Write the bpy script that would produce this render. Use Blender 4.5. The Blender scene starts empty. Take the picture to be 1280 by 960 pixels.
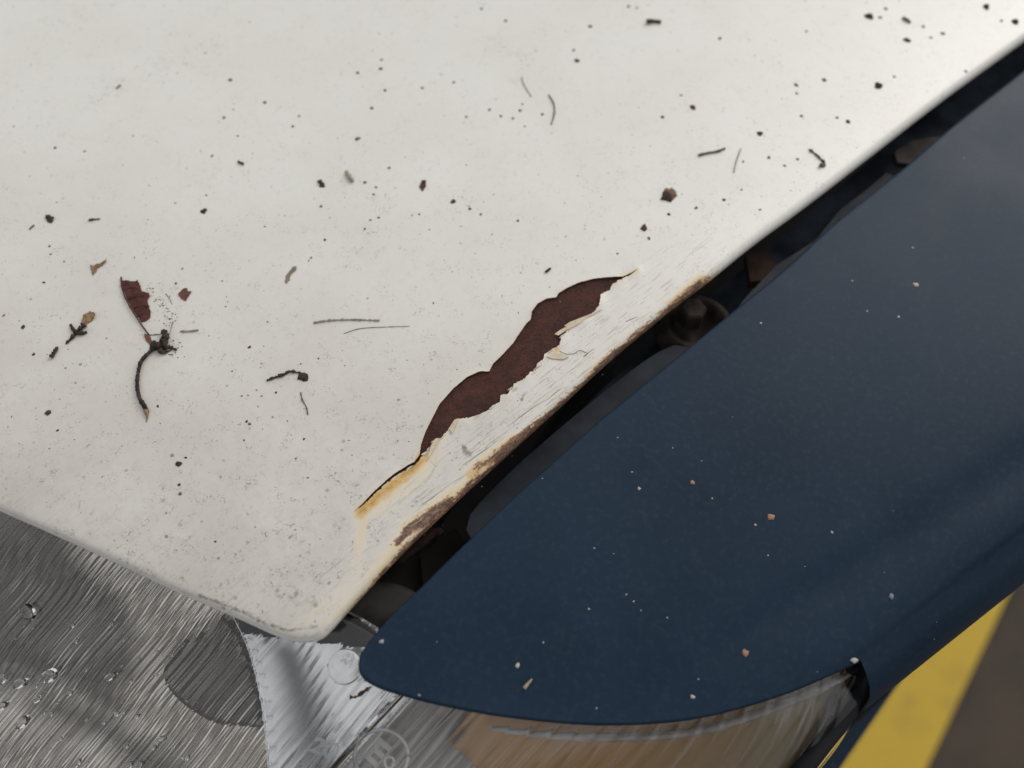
import bpy, bmesh, math, random
import numpy as np
from mathutils import Vector, Matrix
from mathutils.geometry import delaunay_2d_cdt

random.seed(7); rng = np.random.default_rng(7)
scene = bpy.context.scene
COL = scene.collection

# ------------------------------------------------------------------ camera
H = 0.80                                   # height of the bonnet above the ground
CAM = np.array([0.0, 0.0, H + 0.18])
PITCH = math.radians(60)                   # downwards from the horizon
F = 1108.0                                 # focal length in photo pixels (1280 wide)
FW = np.array([0, math.cos(PITCH), -math.sin(PITCH)])
UP = np.array([0, math.sin(PITCH), math.cos(PITCH)])
RT = np.array([1.0, 0, 0])
cam_d = bpy.data.cameras.new('camera'); cam = bpy.data.objects.new('camera', cam_d); COL.objects.link(cam)
cam.location = CAM; cam.rotation_euler = (math.radians(90) - PITCH, 0, 0)
cam_d.sensor_width = 36; cam_d.lens = 36 * F / 1280
cam_d.clip_start = 0.005; cam_d.clip_end = 500
cam_d.dof.use_dof = True; cam_d.dof.focus_distance = 0.204
cam_d.dof.aperture_fstop = cam_d.lens / 3.5
scene.camera = cam

# ------------------------------------------------------------------ sky, sun, exposure
SUN_EL, SUN_AZ = 40, 45                    # azimuth measured from +Y towards +X
w = bpy.data.worlds.new('World'); scene.world = w; w.use_nodes = True
nt = w.node_tree; bg = nt.nodes['Background']
sky = nt.nodes.new('ShaderNodeTexSky'); sky.sky_type = 'NISHITA'; sky.sun_disc = False
sky.sun_elevation = math.radians(SUN_EL); sky.sun_rotation = math.radians(SUN_AZ)
sky.dust_density = 4.0; sky.air_density = 1.0; sky.ozone_density = 1.0
hs = nt.nodes.new('ShaderNodeHueSaturation'); hs.inputs['Saturation'].default_value = 0.28
nt.links.new(sky.outputs[0], hs.inputs['Color']); 
cloud = nt.nodes.new('ShaderNodeMix'); cloud.data_type = 'RGBA'      # even high overcast over the clear-sky gradient
cloud.inputs[0].default_value = 0.5; cloud.inputs[7].default_value = (5.8, 5.85, 6.0, 1)
nt.links.new(hs.outputs[0], cloud.inputs[6]); nt.links.new(cloud.outputs[2], bg.inputs['Color'])
bg.inputs['Strength'].default_value = 0.14
sun_d = bpy.data.lights.new('sun', 'SUN'); sun = bpy.data.objects.new('sun', sun_d); COL.objects.link(sun)
sun_d.energy = 0.5; sun_d.angle = math.radians(35); sun_d.color = (1, 0.965, 0.92)
az, el = math.radians(SUN_AZ), math.radians(SUN_EL)
sdir = Vector((math.sin(az) * math.cos(el), math.cos(az) * math.cos(el), math.sin(el)))
sun.rotation_euler = sdir.to_track_quat('Z', 'Y').to_euler(); sun.location = (0, 0, 5)
vs = scene.view_settings; vs.view_transform = 'Standard'; vs.look = 'None'; vs.gamma = 1; vs.exposure = 0.0
scene.cycles.use_denoising = True
scene.cycles.max_bounces = 16; scene.cycles.transmission_bounces = 12; scene.cycles.glossy_bounces = 6
scene.cycles.sample_clamp_indirect = 4

# ------------------------------------------------------------------ helpers
def rays(px, py):
    px = np.asarray(px, float); py = np.asarray(py, float)
    return FW + np.multiply.outer((px - 640) / F, RT) + np.multiply.outer((480 - py) / F, UP)
def P(px, py, zmm):                        # point of the view ray at height H + zmm (millimetres)
    d = rays(px, py); z = H + np.asarray(zmm, float) / 1000
    t = (z - CAM[2]) / d[..., 2]
    return CAM + d * t[..., None]
def PS(px, py, fz):                        # point of the view ray on the height field fz(x, y)
    d = rays(px, py); z = np.full(np.shape(px), H - 0.001)
    for _ in range(12):
        t = (z - CAM[2]) / d[..., 2]; p = CAM + d * t[..., None]; z = fz(p[..., 0], p[..., 1])
    p[..., 2] = z
    return p
def proj(v):
    r = v - CAM; dep = r @ FW
    return 640 + F * (r @ RT) / dep, 480 - F * (r @ UP) / dep
def resample(pts, step=None, n=None, smooth=True):
    pts = np.asarray(pts, float)
    if smooth and len(pts) > 2:            # Catmull-Rom
        q = np.vstack([2 * pts[0] - pts[1], pts, 2 * pts[-1] - pts[-2]]); out = []
        for i in range(1, len(q) - 2):
            t = np.linspace(0, 1, 12, endpoint=False)[:, None]
            a, b, c, d = q[i - 1], q[i], q[i + 1], q[i + 2]
            out.append(0.5 * (2 * b + (c - a) * t + (2 * a - 5 * b + 4 * c - d) * t**2 + (3 * b - a - 3 * c + d) * t**3))
        pts = np.vstack(out + [pts[-1:]])
    s = np.r_[0, np.cumsum(np.linalg.norm(np.diff(pts, axis=0), axis=1))]
    if n is None: n = max(2, int(round(s[-1] / step)) + 1)
    u = np.linspace(0, s[-1], n)
    return np.stack([np.interp(u, s, pts[:, k]) for k in range(pts.shape[1])], 1)
def segdist(p, line):                      # distance of points to a polyline
    best = np.full(len(p), 1e9)
    for a, b in zip(line[:-1], line[1:]):
        ab = b - a; t = np.clip(((p - a) @ ab) / max(ab @ ab, 1e-18), 0, 1)
        best = np.minimum(best, np.linalg.norm(p - a - t[:, None] * ab, axis=1))
    return best
def inside(p, poly):
    c = np.zeros(len(p), bool); n = len(poly)
    for i in range(n):
        a, b = poly[i], poly[(i + 1) % n]
        if a[1] == b[1]: continue
        k = ((a[1] > p[:, 1]) != (b[1] > p[:, 1])) & (p[:, 0] < (b[0] - a[0]) * (p[:, 1] - a[1]) / (b[1] - a[1]) + a[0])
        c ^= k
    return c
def mk(name, verts, faces, mat, parent=None, smooth=True, attrs=None, flat_from=None, mats=None, midx=None):
    me = bpy.data.meshes.new(name)
    me.from_pydata([tuple(map(float, v)) for v in verts], [], [tuple(map(int, f)) for f in faces])
    for m in (mats or [mat]): me.materials.append(m)
    if smooth: me.polygons.foreach_set('use_smooth', np.ones(len(me.polygons), bool))
    if midx is not None: me.polygons.foreach_set('material_index', np.asarray(midx, np.int32))
    for k, a in (attrs or {}).items():
        at = me.attributes.new(k, 'FLOAT', 'POINT'); at.data.foreach_set('value', np.asarray(a, np.float32))
    if mat is not None and mat.name in ('clear_lens_plastic', 'rain_water'):
        b_ = bmesh.new(); b_.from_mesh(me); bmesh.ops.recalc_face_normals(b_, faces=b_.faces); b_.to_mesh(me); b_.free()
    me.update()
    o = bpy.data.objects.new(name, me); COL.objects.link(o)
    if parent: o.parent = parent
    return o
def tag(o, label=None, cat=None, group=None, kind=None):
    if label: o['label'] = label
    if cat: o['category'] = cat
    if group: o['group'] = group
    if kind: o['kind'] = kind
    return o
def empty(name, loc):
    o = bpy.data.objects.new(name, None); COL.objects.link(o); o.location = loc; o.empty_display_size = 0.02
    return o
def gridfaces(nu, nv, off=0, flip=False):
    f = []
    for i in range(nu - 1):
        for j in range(nv - 1):
            a = off + i * nv + j; q = (a, a + 1, a + nv + 1, a + nv)
            f.append(q[::-1] if flip else q)
    return f
def tube_geo(path, rad, n=8):
    path = np.asarray(path, float); rad = np.broadcast_to(rad, len(path)); v = []; f = []
    for i, p in enumerate(path):
        t = path[min(i + 1, len(path) - 1)] - path[max(i - 1, 0)]; t = t / max(np.linalg.norm(t), 1e-12)
        a = np.cross(t, [0, 0, 1.0]); a = a / max(np.linalg.norm(a), 1e-9); b = np.cross(a, t)
        for k in range(n):
            an = 2 * math.pi * k / n; v.append(p + rad[i] * (math.cos(an) * a + math.sin(an) * b))
    for i in range(len(path) - 1):
        for k in range(n): f.append((i * n + k, i * n + (k + 1) % n, (i + 1) * n + (k + 1) % n, (i + 1) * n + k))
    f.append(tuple(range(n))[::-1]); f.append(tuple((len(path) - 1) * n + k for k in range(n)))
    return v, f
def join(*gs):
    V = []; Fc = []
    for v, f in gs:
        o = len(V); V += list(v); Fc += [tuple(i + o for i in q) for q in f]
    return V, Fc
def plate_geo(top, thick):                 # closed outline (n,3) given thickness downwards
    n = len(top); c = np.mean(top, 0)
    v = list(top) + [p - np.array([0, 0, thick]) for p in top]
    tri, = [delaunay_2d_cdt([Vector((p[0] * 1e3, p[1] * 1e3)) for p in top], [], [list(range(n))], 1, 1e-6)]
    f = []
    if len(tri[0]) == n:
        for t in tri[2]:
            f.append(tuple(t)); f.append(tuple(i + n for i in t)[::-1])
    for i in range(n): f.append((i, i + n, (i + 1) % n + n, (i + 1) % n))
    return v, f

# ---- node helpers
def newmat(name):
    m = bpy.data.materials.new(name); m.use_nodes = True
    return m, m.node_tree, m.node_tree.nodes['Principled BSDF']
def N(t, typ, ins=None, **kw):
    n = t.nodes.new(typ)
    for k, v in kw.items(): setattr(n, k, v)
    for k, v in (ins or {}).items():
        if isinstance(v, bpy.types.NodeSocket): t.links.new(v, n.inputs[k])
        else: n.inputs[k].default_value = v
    return n
def mathn(t, op, a, b=0.0, clamp=False):
    n = t.nodes.new('ShaderNodeMath'); n.operation = op; n.use_clamp = clamp
    for i, v in enumerate((a, b)):
        if isinstance(v, bpy.types.NodeSocket): t.links.new(v, n.inputs[i])
        else: n.inputs[i].default_value = v
    return n.outputs[0]
def step(t, v, lo, hi):
    n = N(t, 'ShaderNodeMapRange', {'Value': v, 'From Min': lo, 'From Max': hi}); n.interpolation_type = 'SMOOTHSTEP'
    return n.outputs[0]
def mix(t, f, a, b):
    n = t.nodes.new('ShaderNodeMix'); n.data_type = 'RGBA'
    for k, v in ((0, f), (6, a), (7, b)):
        if isinstance(v, bpy.types.NodeSocket): t.links.new(v, n.inputs[k])
        else: n.inputs[k].default_value = (*v, 1) if isinstance(v, tuple) else v
    return n.outputs[2]
def coords(t): return N(t, 'ShaderNodeTexCoord').outputs['Object']
def noise(t, c, scale, detail=4, rough=0.55, dist=0.0):
    return N(t, 'ShaderNodeTexNoise', {'Vector': c, 'Scale': scale, 'Detail': detail, 'Roughness': rough, 'Distortion': dist}).outputs['Fac']
def attr(t, name): return N(t, 'ShaderNodeAttribute', attribute_name=name).outputs['Fac']
def bump(t, h, strength, dist): return N(t, 'ShaderNodeBump', {'Height': h, 'Strength': strength, 'Distance': dist}).outputs['Normal']
def simple(name, col, rough=0.6, metal=0.0, var=0.25, scale=400, bumps=0.0, col2=None):
    m, t, b = newmat(name); c = coords(t); n = noise(t, c, scale)
    c2 = col2 or tuple(x * (1 - var) for x in col)
    t.links.new(mix(t, step(t, n, 0.35, 0.65), col, c2), b.inputs['Base Color'])
    b.inputs['Roughness'].default_value = rough; b.inputs['Metallic'].default_value = metal
    b.inputs['Specular IOR Level'].default_value = 0.5 if max(col) > 0.12 else 0.18
    if bumps: t.links.new(bump(t, n, bumps, 0.0003), b.inputs['Normal'])
    return m

# ------------------------------------------------------------------ materials
SIDE_ANG = math.radians(41)
def hood_paint():
    m, t, b = newmat('white_car_paint'); c = coords(t)
    # fine spots and squiggles of dirt lying all over the panel
    g = attr(t, 'grime'); o = attr(t, 'stain'); r = attr(t, 'rust'); k = attr(t, 'black')
    big = noise(t, c, 35, 4); fine = noise(t, c, 1500, 3); mid = noise(t, c, 420, 5, 0.62, 1.2)
    col = mix(t, step(t, big, 0.35, 0.7), (0.75, 0.726, 0.666), (0.72, 0.692, 0.626))
    shade_dirt = attr(t, 'shade_dirt')                  # light falloff and road dirt painted together, darker towards the lamp corner
    col = mix(t, mathn(t, 'MULTIPLY', shade_dirt, step(t, mathn(t, 'ADD', big, mathn(t, 'MULTIPLY', mid, 0.4)), -0.1, 1.0)), col, (0.50, 0.465, 0.41))
    vor = N(t, 'ShaderNodeTexVoronoi', {'Vector': c, 'Scale': 420.0, 'Randomness': 1.0})
    rnd = N(t, 'ShaderNodeSeparateColor', {'Color': vor.outputs['Color']})
    rad = mathn(t, 'MULTIPLY', mathn(t, 'POWER', rnd.outputs[0], 4.0), 0.17)
    rad = mathn(t, 'MULTIPLY', rad, mathn(t, 'ADD', 0.45, mathn(t, 'MULTIPLY', g, 1.2)))
    spot = mathn(t, 'MULTIPLY', step(t, mathn(t, 'SUBTRACT', rad, vor.outputs['Distance']), -0.03, 0.03), step(t, rnd.outputs[0], 0.45, 0.6))
    spot = mathn(t, 'MULTIPLY', spot, mathn(t, 'ADD', 0.15, mathn(t, 'MULTIPLY', rnd.outputs[1], 0.6)))
    col = mix(t, spot, col, (0.10, 0.088, 0.072))
    sq = mathn(t, 'MULTIPLY', step(t, noise(t, c, 1050, 3, 0.6, 1.8), 0.56, 0.68), step(t, noise(t, c, 230, 3), 0.42, 0.62))
    col = mix(t, mathn(t, 'MULTIPLY', sq, mathn(t, 'ADD', 0.10, mathn(t, 'MULTIPLY', g, 0.95), True), True), col, (0.17, 0.148, 0.12))
    sm = mathn(t, 'MULTIPLY', step(t, noise(t, c, 520, 6, 0.72, 0.5), 0.47, 0.75), mathn(t, 'MULTIPLY', g, 0.26))
    col = mix(t, sm, col, (0.30, 0.265, 0.215))
    # scratches following the edge
    sc = N(t, 'ShaderNodeMapping', {'Vector': c, 'Rotation': (0, 0, -SIDE_ANG)}).outputs[0]
    sc = N(t, 'ShaderNodeMapping', {'Vector': sc, 'Scale': (150, 2400, 300)}).outputs[0]
    scr = step(t, noise(t, sc, 1.0, 3, 0.6), 0.56, 0.68)
    col = mix(t, mathn(t, 'MULTIPLY', mathn(t, 'MULTIPLY', scr, attr(t, 'scratch')), 0.72), col, (0.25, 0.215, 0.17))
    # dark grime
    km = step(t, mathn(t, 'ADD', mathn(t, 'MULTIPLY', k, 0.62), mathn(t, 'ADD', mathn(t, 'MULTIPLY', mid, 0.5), mathn(t, 'MULTIPLY', fine, 0.4))), 0.70, 0.92)
    col = mix(t, mathn(t, 'MULTIPLY', km, 0.85), col, (0.11, 0.09, 0.062))
    # orange bleed
    om = mathn(t, 'ADD', mathn(t, 'MULTIPLY', o, 0.95), mathn(t, 'MULTIPLY', mathn(t, 'SUBTRACT', mid, 0.5), mathn(t, 'MULTIPLY', o, 1.0)), True)
    ocol = N(t, 'ShaderNodeValToRGB', {'Fac': om}); e = ocol.color_ramp.elements
    e[0].color = (0.70, 0.67, 0.60, 1); e[1].position = 1.0; e[1].color = (0.16, 0.06, 0.014, 1)
    x = e.new(0.30); x.color = (0.67, 0.56, 0.38, 1); x = e.new(0.62); x.color = (0.56, 0.33, 0.085, 1)
    col = mix(t, step(t, om, 0.0, 0.30), col, ocol.outputs[0])
    # bare rust
    qs = N(t, 'ShaderNodeMapping', {'Vector': c, 'Rotation': (0, 0, -SIDE_ANG)}).outputs[0]
    qs = N(t, 'ShaderNodeMapping', {'Vector': qs, 'Scale': (300, 1100, 500)}).outputs[0]
    rn = mathn(t, 'SUBTRACT', mathn(t, 'ADD', mathn(t, 'MULTIPLY', noise(t, qs, 1.0, 6, 0.75), 0.6), mathn(t, 'MULTIPLY', fine, 0.4)), 0.5)
    rv = mathn(t, 'ADD', r, mathn(t, 'MULTIPLY', rn, 2.5))
    fringe = mathn(t, 'MULTIPLY', step(t, rv, 0.26, 0.48), step(t, r, 0.05, 0.25))
    col = mix(t, mathn(t, 'MULTIPLY', fringe, 0.85), col, (0.42, 0.20, 0.065))
    rm = mathn(t, 'MULTIPLY', step(t, rv, 0.42, 0.58), step(t, r, 0.05, 0.25))
    rcol = mix(t, step(t, fine, 0.38, 0.62), (0.075, 0.040, 0.028), (0.20, 0.105, 0.058))
    rcol = mix(t, mathn(t, 'MULTIPLY', step(t, noise(t, qs, 1.7, 4, 0.6), 0.52, 0.66), 0.7), rcol, (0.33, 0.235, 0.15))
    col = mix(t, rm, col, rcol)
    t.links.new(col, b.inputs['Base Color'])
    t.links.new(mix(t, rm, (0.34,) * 3, (0.8,) * 3), b.inputs['Roughness'])
    b.inputs['Specular IOR Level'].default_value = 0.5; b.inputs['Coat Weight'].default_value = 0.5; b.inputs['Coat Roughness'].default_value = 0.4
    h = mathn(t, 'SUBTRACT', mathn(t, 'MULTIPLY', fine, 0.15), mathn(t, 'MULTIPLY', rm, 0.8))
    t.links.new(bump(t, h, 0.25, 0.0002), b.inputs['Normal'])
    return m
def rust_mat():
    m, t, b = newmat('bare_rusty_steel'); c = coords(t)
    n1 = noise(t, c, 260, 6, 0.65); n2 = noise(t, c, 1400, 4, 0.7)
    col = mix(t, step(t, n1, 0.35, 0.68), (0.047, 0.0195, 0.0155), (0.088, 0.031, 0.022))
    col = mix(t, mathn(t, 'MULTIPLY', step(t, n2, 0.56, 0.70), 0.55), col, (0.14, 0.046, 0.024))
    col = mix(t, mathn(t, 'MULTIPLY', step(t, n2, 0.47, 0.34), 0.75), col, (0.026, 0.012, 0.010))
    n3 = noise(t, c, 3200, 2, 0.6); col = mix(t, mathn(t, 'MULTIPLY', step(t, n3, 0.58, 0.68), 0.5), col, (0.02, 0.01, 0.009))
    t.links.new(col, b.inputs['Base Color']); b.inputs['Roughness'].default_value = 0.75
    b.inputs['Specular IOR Level'].default_value = 0.25
    t.links.new(bump(t, mathn(t, 'ADD', n1, mathn(t, 'MULTIPLY', n2, 1.5)), 0.8, 0.0004), b.inputs['Normal'])
    return m
def blue_paint():
    m, t, b = newmat('dark_blue_car_paint'); c = coords(t)
    n = noise(t, c, 28, 5, 0.6); f = noise(t, c, 700, 4, 0.6)
    col = mix(t, step(t, n, 0.3, 0.72), (0.0070, 0.0198, 0.0370), (0.0100, 0.0248, 0.0450))
    dust = mathn(t, 'MULTIPLY', step(t, f, 0.45, 0.8), 0.05)
    col = mix(t, dust, col, (0.20, 0.21, 0.23))
    vor = N(t, 'ShaderNodeTexVoronoi', {'Vector': c, 'Scale': 230.0, 'Randomness': 1.0})
    rnd = N(t, 'ShaderNodeSeparateColor', {'Color': vor.outputs['Color']})
    rad = mathn(t, 'MULTIPLY', mathn(t, 'POWER', rnd.outputs[0], 9.0), 0.055)
    sp = mathn(t, 'MULTIPLY', step(t, mathn(t, 'SUBTRACT', rad, vor.outputs['Distance']), -0.012, 0.012), step(t, rnd.outputs[0], 0.72, 0.8))
    col = mix(t, mathn(t, 'MULTIPLY', sp, 0.6), col, (0.5, 0.48, 0.46))
    t.links.new(col, b.inputs['Base Color'])
    t.links.new(mix(t, step(t, n, 0.3, 0.7), (0.34,) * 3, (0.44,) * 3), b.inputs['Roughness'])
    b.inputs['Specular IOR Level'].default_value = 0.15
    t.links.new(bump(t, noise(t, c, 60, 3), 0.12, 0.0004), b.inputs['Normal'])
    return m
def glass(name, col, rough, ior):
    m, t, b = newmat(name); c = coords(t)
    b.inputs['Transmission Weight'].default_value = 1; b.inputs['IOR'].default_value = ior
    b.inputs['Base Color'].default_value = (*col, 1)
    n = noise(t, c, 300, 4)
    t.links.new(mix(t, n, (rough * 0.6,) * 3, (rough * 1.6,) * 3), b.inputs['Roughness'])
    return m
PAINT = hood_paint(); RUST = rust_mat(); BLUE = blue_paint()
LIP = simple('chipped_paint_edge', (0.10, 0.045, 0.022), 0.8, col2=(0.04, 0.02, 0.013), scale=600)
TAN = simple('lifted_tan_primer', (0.55, 0.42, 0.25), 0.6, col2=(0.62, 0.55, 0.42), scale=500)
SCALE = simple('loose_white_paint', (0.62, 0.59, 0.53), 0.55, col2=(0.45, 0.40, 0.32), scale=500)
UNDER = simple('dark_bay_dirt', (0.026, 0.030, 0.038), 0.7, col2=(0.045, 0.038, 0.034), scale=60)
FLANGE = simple('dusty_slate_paint', (0.036, 0.044, 0.056), 0.5, col2=(0.016, 0.020, 0.027), scale=60)
INNER = simple('inner_wing_paint', (0.062, 0.078, 0.100), 0.3, col2=(0.020, 0.026, 0.036), scale=90)
BOLT = simple('dull_brown_zinc', (0.062, 0.047, 0.038), 0.6, 0.0, col2=(0.026, 0.020, 0.017), scale=260)
RUSTPART = simple('brown_rusty_steel', (0.060, 0.034, 0.024), 0.8, col2=(0.028, 0.022, 0.019), scale=220)
BLACKP = simple('black_plastic', (0.016, 0.016, 0.017), 0.5, scale=150)
GREYP = simple('smoky_grey_plastic', (0.030, 0.026, 0.022), 0.5, col2=(0.018, 0.016, 0.014), scale=90)
def streaky(name, ca, cb, cc, dark, rough, bst=0.6, metal=1.0, pitch=0.0023, amount=0.7, lines=0.535):
    m, t, b = newmat(name); c = coords(t)
    q = N(t, 'ShaderNodeMapping', {'Vector': c, 'Rotation': (0, 0, -RIB_ANG)}).outputs[0]
    q1 = N(t, 'ShaderNodeMapping', {'Vector': q, 'Scale': (38, 110, 40)}).outputs[0]
    q2 = N(t, 'ShaderNodeMapping', {'Vector': q, 'Scale': (34, 70, 40)}).outputs[0]
    n1 = noise(t, q1, 1.0, 3, 0.6); n2 = noise(t, q2, 1.0, 4, 0.6); n3 = noise(t, c, 75, 4)
    wv = N(t, 'ShaderNodeTexWave', {'Vector': q, 'Scale': 2 * math.pi / (20 * pitch), 'Distortion': 0.35, 'Detail': 1, 'Detail Scale': 0.2}, bands_direction='Y').outputs['Fac']
    col = mix(t, step(t, n3, 0.35, 0.65), ca, cb)
    d = attr(t, 'dim'); col = mix(t, d, col, dark)  # dark reflections and the darker lamp interior are painted into the colour
    col = mix(t, mathn(t, 'MULTIPLY', mathn(t, 'MULTIPLY', step(t, wv, 0.5, 0.05), step(t, n2, 0.36, 0.56)), amount * 0.8), col, tuple(x * 0.35 for x in cb))  # dark rib reflections painted between the glints
    ln = mathn(t, 'MULTIPLY', step(t, wv, 0.72, 0.97), step(t, n1, lines - 0.06, lines + 0.14))  # sky glints along the ribs painted as pale lines
    col = mix(t, mathn(t, 'MULTIPLY', ln, mathn(t, 'SUBTRACT', amount, mathn(t, 'MULTIPLY', d, 0.25))), col, cc)
    t.links.new(col, b.inputs['Base Color']); b.inputs['Metallic'].default_value = metal; b.inputs['Roughness'].default_value = rough
    t.links.new(bump(t, mathn(t, 'ADD', wv, mathn(t, 'MULTIPLY', n2, 0.8)), bst, 0.0013), b.inputs['Normal'])
    return m
RIB_ANG = math.radians(48)
SMOKE = simple('smoky_housing_plastic', (0.045, 0.039, 0.036), 0.5, col2=(0.014, 0.0125, 0.012), scale=110)
CHROME = streaky('chrome_painted_reflections', (0.90, 0.89, 0.88), (0.76, 0.755, 0.75), (0.97, 0.97, 0.96), (0.07, 0.068, 0.068), 0.2, 0.3, amount=0.4)
REFL = streaky('reflector_metal_painted_glints', (0.84, 0.775, 0.69), (0.58, 0.53, 0.46), (0.98, 0.97, 0.95), (0.11, 0.094, 0.075), 0.24, 0.8)
AMBER = streaky('amber_plastic', (0.47, 0.25, 0.085), (0.42, 0.235, 0.09), (0.56, 0.47, 0.34), (0.27, 0.215, 0.135), 0.45, 0.3, 0.0, 0.0043, 0.16, 0.45)
BEIGE = streaky('grey_beige_plastic', (0.42, 0.39, 0.35), (0.30, 0.275, 0.24), (0.62, 0.59, 0.55), (0.2, 0.17, 0.12), 0.4, 0.5, 0.0, 0.0043, 0.6, 0.4)
OLIVE = streaky('olive_brown_plastic', (0.26, 0.21, 0.135), (0.20, 0.16, 0.105), (0.42, 0.36, 0.27), (0.2, 0.17, 0.12), 0.45, 0.3, 0.0, 0.0022, 0.6, 0.45)
RIM = simple('frosted_lens_rim', (0.46, 0.42, 0.385), 0.35, col2=(0.34, 0.31, 0.28), scale=300)
LENS = glass('clear_lens_plastic', (1.0, 1.0, 0.995), 0.0, 1.46)
FROST = glass('moulded_frosted_plastic', (0.95, 0.95, 0.94), 0.3, 1.5); FROST.node_tree.nodes['Principled BSDF'].inputs['Transmission Weight'].default_value = 0.90
WATER = glass('rain_water', (1, 1, 1), 0.0, 1.33)
BLACKD = simple('black_brown_debris', (0.030, 0.024, 0.018), 0.85, col2=(0.075, 0.055, 0.038), scale=1500, bumps=0.5)
BROWND = simple('brown_debris', (0.12, 0.072, 0.043), 0.85, col2=(0.05, 0.032, 0.022), scale=1500, bumps=0.5)
TAND = simple('tan_debris', (0.32, 0.20, 0.10), 0.75, col2=(0.17, 0.095, 0.045), scale=1500, bumps=0.4)
STRAWD = simple('pale_straw', (0.40, 0.34, 0.25), 0.75, col2=(0.24, 0.20, 0.15), scale=1200)
GREYD = simple('grey_dust', (0.17, 0.15, 0.128), 0.9, col2=(0.085, 0.072, 0.06), scale=900)
LEAFD = simple('dead_leaf_red_brown', (0.105, 0.036, 0.028), 0.7, col2=(0.055, 0.022, 0.019), scale=700, bumps=0.6)
WHITED = simple('white_grit', (0.42, 0.39, 0.36), 0.6, scale=900)
DULLW = simple('dull_grit', (0.30, 0.29, 0.28), 0.7, scale=900)
ORANGED = simple('orange_grit', (0.33, 0.19, 0.11), 0.7, scale=900)

# ------------------------------------------------------------------ ground
def asphalt():
    m, t, b = newmat('old_brown_asphalt'); c = coords(t)
    n = noise(t, c, 9, 5); f = noise(t, c, 260, 5, 0.7)
    col = mix(t, step(t, n, 0.3, 0.7), (0.074, 0.053, 0.035), (0.046, 0.035, 0.024))
    col = mix(t, step(t, f, 0.5, 0.7), col, (0.105, 0.09, 0.078))
    t.links.new(col, b.inputs['Base Color']); b.inputs['Roughness'].default_value = 0.9
    t.links.new(bump(t, f, 0.7, 0.004), b.inputs['Normal'])
    return m
def yellow():
    m, t, b = newmat('worn_yellow_road_paint'); c = coords(t)
    n = noise(t, c, 14, 5, 0.65); f = noise(t, c, 240, 4, 0.7)
    col = mix(t, step(t, n, 0.5, 0.75), (0.52, 0.345, 0.028), (0.40, 0.255, 0.032))
    col = mix(t, mathn(t, 'MULTIPLY', step(t, f, 0.58, 0.72), 0.5), col, (0.16, 0.12, 0.06))
    t.links.new(col, b.inputs['Base Color']); b.inputs['Roughness'].default_value = 0.7
    t.links.new(bump(t, f, 0.5, 0.003), b.inputs['Normal'])
    return m
tag(mk('ground', [(-150, -150, 0), (150, -150, 0), (150, 150, 0), (-150, 150, 0)], [(0, 1, 2, 3)], asphalt(), smooth=False), kind='structure')
GZ = -1000 * H + 4
a0, a1 = P(1049, 960, GZ), P(1122, 853, GZ); b0, b1 = P(1158, 960, GZ), P(1280, 702, GZ)
def ext(p, q, t): return p + (q - p) * t
tag(mk('yellow_line_marking', [ext(a0, a1, -0.6), ext(b0, b1, -0.3), ext(b0, b1, 2.4), ext(a0, a1, 4.2)], [(0, 1, 2, 3)], yellow(), smooth=False), kind='structure')

# ------------------------------------------------------------------ the car
car = empty('car', (0.05, 0.1, 0))
tag(car, 'old car with chipped rusty white bonnet beside a dark blue front wing', 'car')
def part(name, v, f, mat, parent=None, **k):
    o = mk(name, v, f, mat, None, **k)
    o.parent = parent or car
    if not parent: o.matrix_parent_inverse = Matrix.Translation(-Vector(car.location))
    return o

# ---- bonnet outline in the photo, put on the bonnet plane
FRONT = [(-420, 455), (-200, 545), (-80, 600), (0, 636), (75, 669), (150, 703), (220, 736), (300, 771), (338, 788), (362, 796.5), (382, 798.5), (398, 795), (411, 785)]
SIDE = [(440, 753), (500, 690), (560, 633), (620, 578), (700, 506), (760, 451), (830, 393), (880, 355), (940, 307), (1010, 256), (1100, 187), (1180, 126), (1290, 47), (1420, -48), (1560, -150)]
edge_px = resample(FRONT + SIDE, step=1.6)
ZE = -3.0
edge = P(edge_px[:, 0], edge_px[:, 1], np.full(len(edge_px), ZE))[:, :2]
def side_dir():
    d = edge[-1] - edge[-60]; return d / np.linalg.norm(d)
far = [edge[-1] + side_dir() * 0.5, edge[-1] + side_dir() * 0.5 + np.array([-0.9, 0.35]), edge[0] + np.array([-0.6, 0.25])]
outline = np.vstack([edge, far])
# chip where the paint has come off
z2 = lambda L: [(420 + 0.375 * x, 320 + 0.375 * y) for x, y in L]
HOLE_UP = z2([(1010, 44), (985, 58), (955, 72), (905, 73), (858, 78), (808, 91), (768, 110), (742, 126), (734, 140), (702, 144), (672, 161), (653, 186), (649, 214), (634, 228), (613, 258), (591, 292), (556, 330), (524, 361), (511, 387), (480, 386), (438, 405), (391, 444), (346, 495), (320, 545), (298, 590), (284, 630), (279, 666),
            (262, 690), (243, 698), (205, 721), (165, 753), (125, 789), (95, 823), (58, 856)])
HOLE_LO = z2([(97, 829), (128, 796), (167, 761), (207, 730), (244, 708), (266, 699), (288, 668), (300, 655), (318, 633), (330, 614), (348, 611), (370, 582), (396, 547), (412, 543), (440, 540), (482, 528), (516, 510), (520, 498), (545, 489), (548, 466), (562, 462), (575, 460), (580, 448), (594, 441), (590, 428), (604, 420), (622, 415), (640, 398), (650, 388), (668, 378), (670, 360), (690, 345), (694, 330), (716, 318), (720, 310), (744, 300), (750, 268), (764, 258), (800, 226), (835, 208), (862, 185), (878, 160), (882, 130), (900, 119), (914, 112), (918, 97), (955, 77), (987, 61)])
def jag(p, amp):
    p = resample(p, step=1.5, smooth=False); p[1:-1] += rng.normal(0, amp, (len(p) - 2, 2)); return p
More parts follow.
